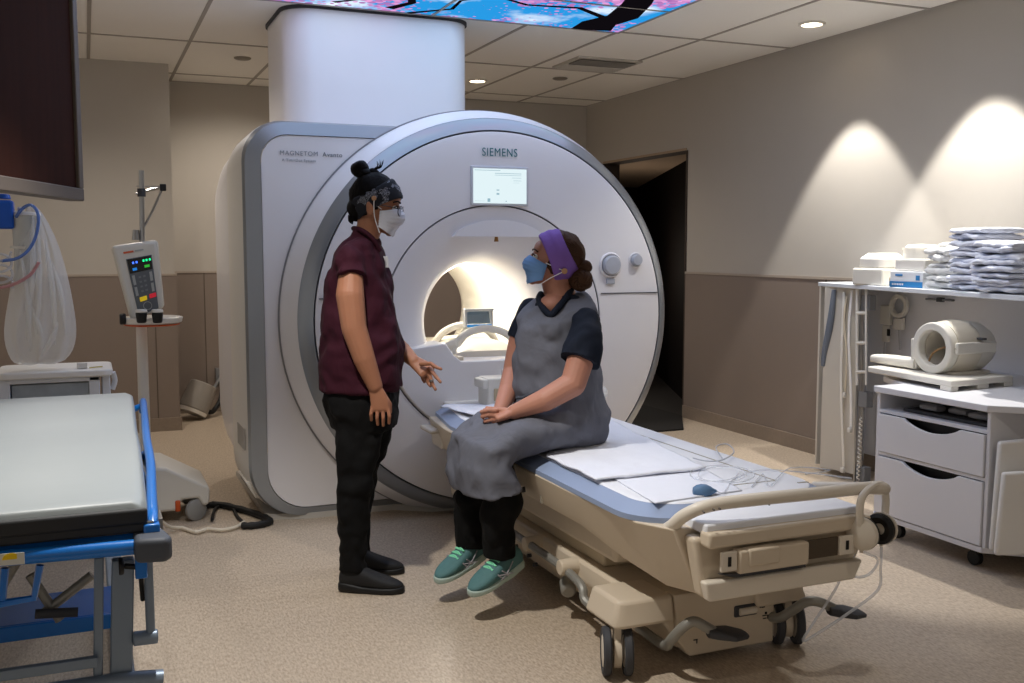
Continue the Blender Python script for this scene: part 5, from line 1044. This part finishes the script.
# navy top, gown, trousers, shoes
NAVY = wrinkle('navy_cotton', '161C29', .85, 12, .35, .015, 700); GOWN = wrinkle('grey_gown', '63656F', .88, 7, .6, .03, 700, (1, 1, .6))
mb = MB(); mb.loft([tc2(563, 294, .08, .06), tc2(561, 303, .125, .085), tc2(561, 313, .165, .105), tc2(560, 325, .175, .115), tc2(560, 345, .165, .12)], 32)
mb.sleeve([aty(586, 324, 3.43), aty(586, 338, 3.38), aty(578, 362, 3.355)], [.060, .070, .078]); mb.sleeve([aty(532, 313, 3.72), aty(527, 325, 3.74), aty(522, 340, 3.75)], [.058, .058, .062])
for v in mb.b.verts: v.co += V((noise.noise(v.co*9), noise.noise(v.co*9+V((4, 4, 4))), 0))*.008
bmesh.ops.bisect_plane(mb.b, geom=mb.b.verts[:]+mb.b.edges[:]+mb.b.faces[:], plane_co=at(556, 291, 3.98), plane_no=(0, 0, 1))
mb.build('navy_top', NAVY, w2, vox=.006, smooth=3, folds=.010, fscale=.1)
mb = MB()
mb.loft([(at(564, 294.5, 3.99), S2*.075, F2*.062-UP*.02, 2.3), (at(562, 299, 3.985), S2*.12, F2*.085-UP*.025, 2.3), (at(560, 307, 3.98), S2*.158, F2*.11-UP*.02, 2.3), (at(557, 317, 3.975), S2*.166, F2*.128-UP*.01, 2.3), tc2(556, 328, .152, .138, 3.97), tc2(555, 345, .160, .145, 3.97), tc2(556, 368, .178, .155, 3.97), tc2(557, 395, .188, .162, 3.97), (V((1.72, 3.565, .73)), S2*.19, F2*.165, 2.4), (V((1.715, 3.57, .66)), S2*.19, F2*.16, 2.4), (V((1.715, 3.575, .612)), S2*.175, F2*.145, 2.4)], 40)
mb.loft([(V((1.76, 3.56, .69)), V((0, .19, 0)), V((0, 0, .085))), (V((1.64, 3.54, .69)), V((0, .21, 0)), V((0, 0, .086))), (V((1.52, 3.525, .68)), V((0, .22, 0)), V((0, 0, .082))), (V((1.41, 3.52, .665)), V((0, .22, 0)), V((-.015, 0, .08))), (V((1.345, 3.515, .615)), V((0, .22, 0)), V((-.065, 0, .05))), (V((1.345, 3.51, .56)), V((0, .215, 0)), V((-.09, 0, .0))), (V((1.352, 3.505, .51)), V((0, .218, 0)), V((-.095, 0, -.01))), (V((1.36, 3.50, .475)), V((0, .22, 0)), V((-.10, 0, -.015)))], 44, 2.6)
for v in mb.b.verts:
    c_ = v.co; v.co += V((noise.noise(c_*7), noise.noise(c_*7+V((4, 4, 4))), .6*noise.noise(c_*9+V((1, 8, 4)))))*.014
mb.build('grey_gown', GOWN, w2, vox=.0065, smooth=3, folds=.013, fscale=.13)
MB().tube([at(571, 290, 3.96), at(566, 298, 3.90), at(556, 310, 3.862), at(551, 315, 3.862), at(543, 308, 3.90), at(539, 299, 3.97), at(541, 294, 4.02)], lambda t: .013, 12, 5).build('navy_collar', NAVY, w2)
mb = MB().tube([at(516, 398, 3.835), at(524, 397, 3.825), at(538, 392, 3.825)], .006, 8).tube([at(523, 397, 3.82), at(521, 404, 3.82)], .005, 8, 0); mb.build('waist_tie', mat('tie_dark', '3A3D46', .8), w2)
mb = MB(); mb.sleeve([nk+V((.04, .02, -.02)), nk+V((.02, .01, -.05)), nk+V((.045, 0, -.18)), nk.lerp(na, .62), aty(499, 557, 3.42)], [.05, .062, .070, .064, .055]); mb.sleeve([fk+V((.06, 0, -.02)), fk+V((.02, 0, -.05)), fk+V((.035, 0, -.18)), fk.lerp(fa, .62), aty(468, 547, 3.66)], [.07, .072, .070, .064, .055])
for v in mb.b.verts: v.co += V((noise.noise(v.co*9), noise.noise(v.co*9+V((4, 4, 4))), 0))*.010
mb.build('trousers', PANT, w2, vox=.007, smooth=3, folds=.012, fscale=.1)
TEAL = mat('teal_mesh_shoe', '4C7476', .7, bump=.3, bscale=350, var=.1, vscale=60); MINT = mat('mint_sole', 'A9BDB6', .6); MLACE = mat('mint_laces', '86DDB4', .6); STR = mat('stripe_grey', '9C9AA0', .5)
shoe(w2, aty(520, 566, 3.47), aty(470, 597, 3.38), UP+V((.35, 0, 0)), .26, TEAL, MINT, 1.0, MLACE, STR)
shoe(w2, aty(484, 556, 3.70), aty(443, 580, 3.62), UP+V((.35, 0, 0)), .255, TEAL, MINT, 1.0, MLACE, STR)
# ================================================================ LIGHT AND CAMERA
def spot(x, y, z, aim, power, size, blend, col, rad=.04):
    l = bpy.data.lights.new('ceiling_or_fill_spot', 'SPOT'); l.energy = power; l.spot_size = radians(size); l.spot_blend = blend; l.color = col; l.shadow_soft_size = rad
    o = bpy.data.objects.new('ceiling_or_fill_spot', l); C.objects.link(o); o.location = (x, y, z); o.rotation_euler = (V(aim)-V((x, y, z))).to_track_quat('-Z', 'Y').to_euler(); return o
def area(x, y, z, aim, power, sx, sy, col):
    l = bpy.data.lights.new('ceiling_panel_lamp', 'AREA'); l.shape = 'RECTANGLE'; l.size = sx; l.size_y = sy; l.energy = power; l.color = col
    o = bpy.data.objects.new('ceiling_panel_lamp', l); C.objects.link(o); o.location = (x, y, z); o.rotation_euler = (V(aim)-V((x, y, z))).to_track_quat('-Z', 'Y').to_euler(); return o
WARM = (1, .90, .79); NEU = (1, .96, .90); COOL = (.66, .82, 1)
spot(4.08, 5.04, HC-.02, (4.08, 5.04, 0), 130, 70, .22, NEU, .03); spot(4.08, 4.03, HC-.02, (4.08, 4.03, 0), 190, 70, .22, NEU, .03)
spot(2.96, 7.75, HC-.02, (2.96, 7.75, 0), 60, 150, .8, WARM)
spot(1.2, 7.9, HC-.02, (1.2, 7.9, 0), 55, 160, .8, WARM)  # unseen fill spot added to brighten the back wall
spot(2.7, 1.0, HC-.02, (2.9, 1.6, 0), 24, 100, .5, WARM)  # warm fill added out of view above the right foreground
spot(3.2, 3.9, HC-.02, (3.1, 3.9, 0), 50, 100, .5, NEU)
spot(.35, 2.8, HC-.02, (.55, 3.1, 0), 210, 84, .5, NEU, .05); spot(.15, 6.6, HC-.02, (.2, 6.5, 0), 60, 150, .8, WARM)  # the second spot is an unseen fill added for the back left
area(1.9, 4.48, HC-.02, (1.9, 4.48, 0), 22, 2.4, 2.4, COOL)
lc2 = bpy.data.lights.new('corridor_fill', 'POINT'); lc2.energy = 8; lc2.color = (1, .85, .7); lc2.shadow_soft_size = .1; o = bpy.data.objects.new('corridor_fill', lc2); C.objects.link(o); o.location = (4.75, 8.6, 1.2)  # unseen fill light added so the corridor ceiling shows
bl = bpy.data.lights.new('bore_lamp', 'POINT'); bl.energy = 8; bl.color = (1, .96, .89); bl.shadow_soft_size = .05; o = bpy.data.objects.new('bore_lamp', bl); C.objects.link(o); o.location = (1.93, 5.45, 1.22)
w = bpy.data.worlds.new('world'); bpy.context.scene.world = w; w.use_nodes = True; w.node_tree.nodes['Background'].inputs[0].default_value = (1, .92, .84, 1); w.node_tree.nodes['Background'].inputs[1].default_value = .38
cam = bpy.data.cameras.new('camera'); cam.sensor_width = 36; cam.lens = FPX*36/1024; cam.clip_start = .05
co = bpy.data.objects.new('camera', cam); C.objects.link(co); co.location = CAM; co.rotation_euler = (pi/2-PITCH, 0, -YAW); bpy.context.scene.camera = co
vs = bpy.context.scene.view_settings; vs.view_transform = 'Standard'; vs.look = 'None'; vs.gamma = 1; vs.use_curve_mapping = False; vs.exposure = 0
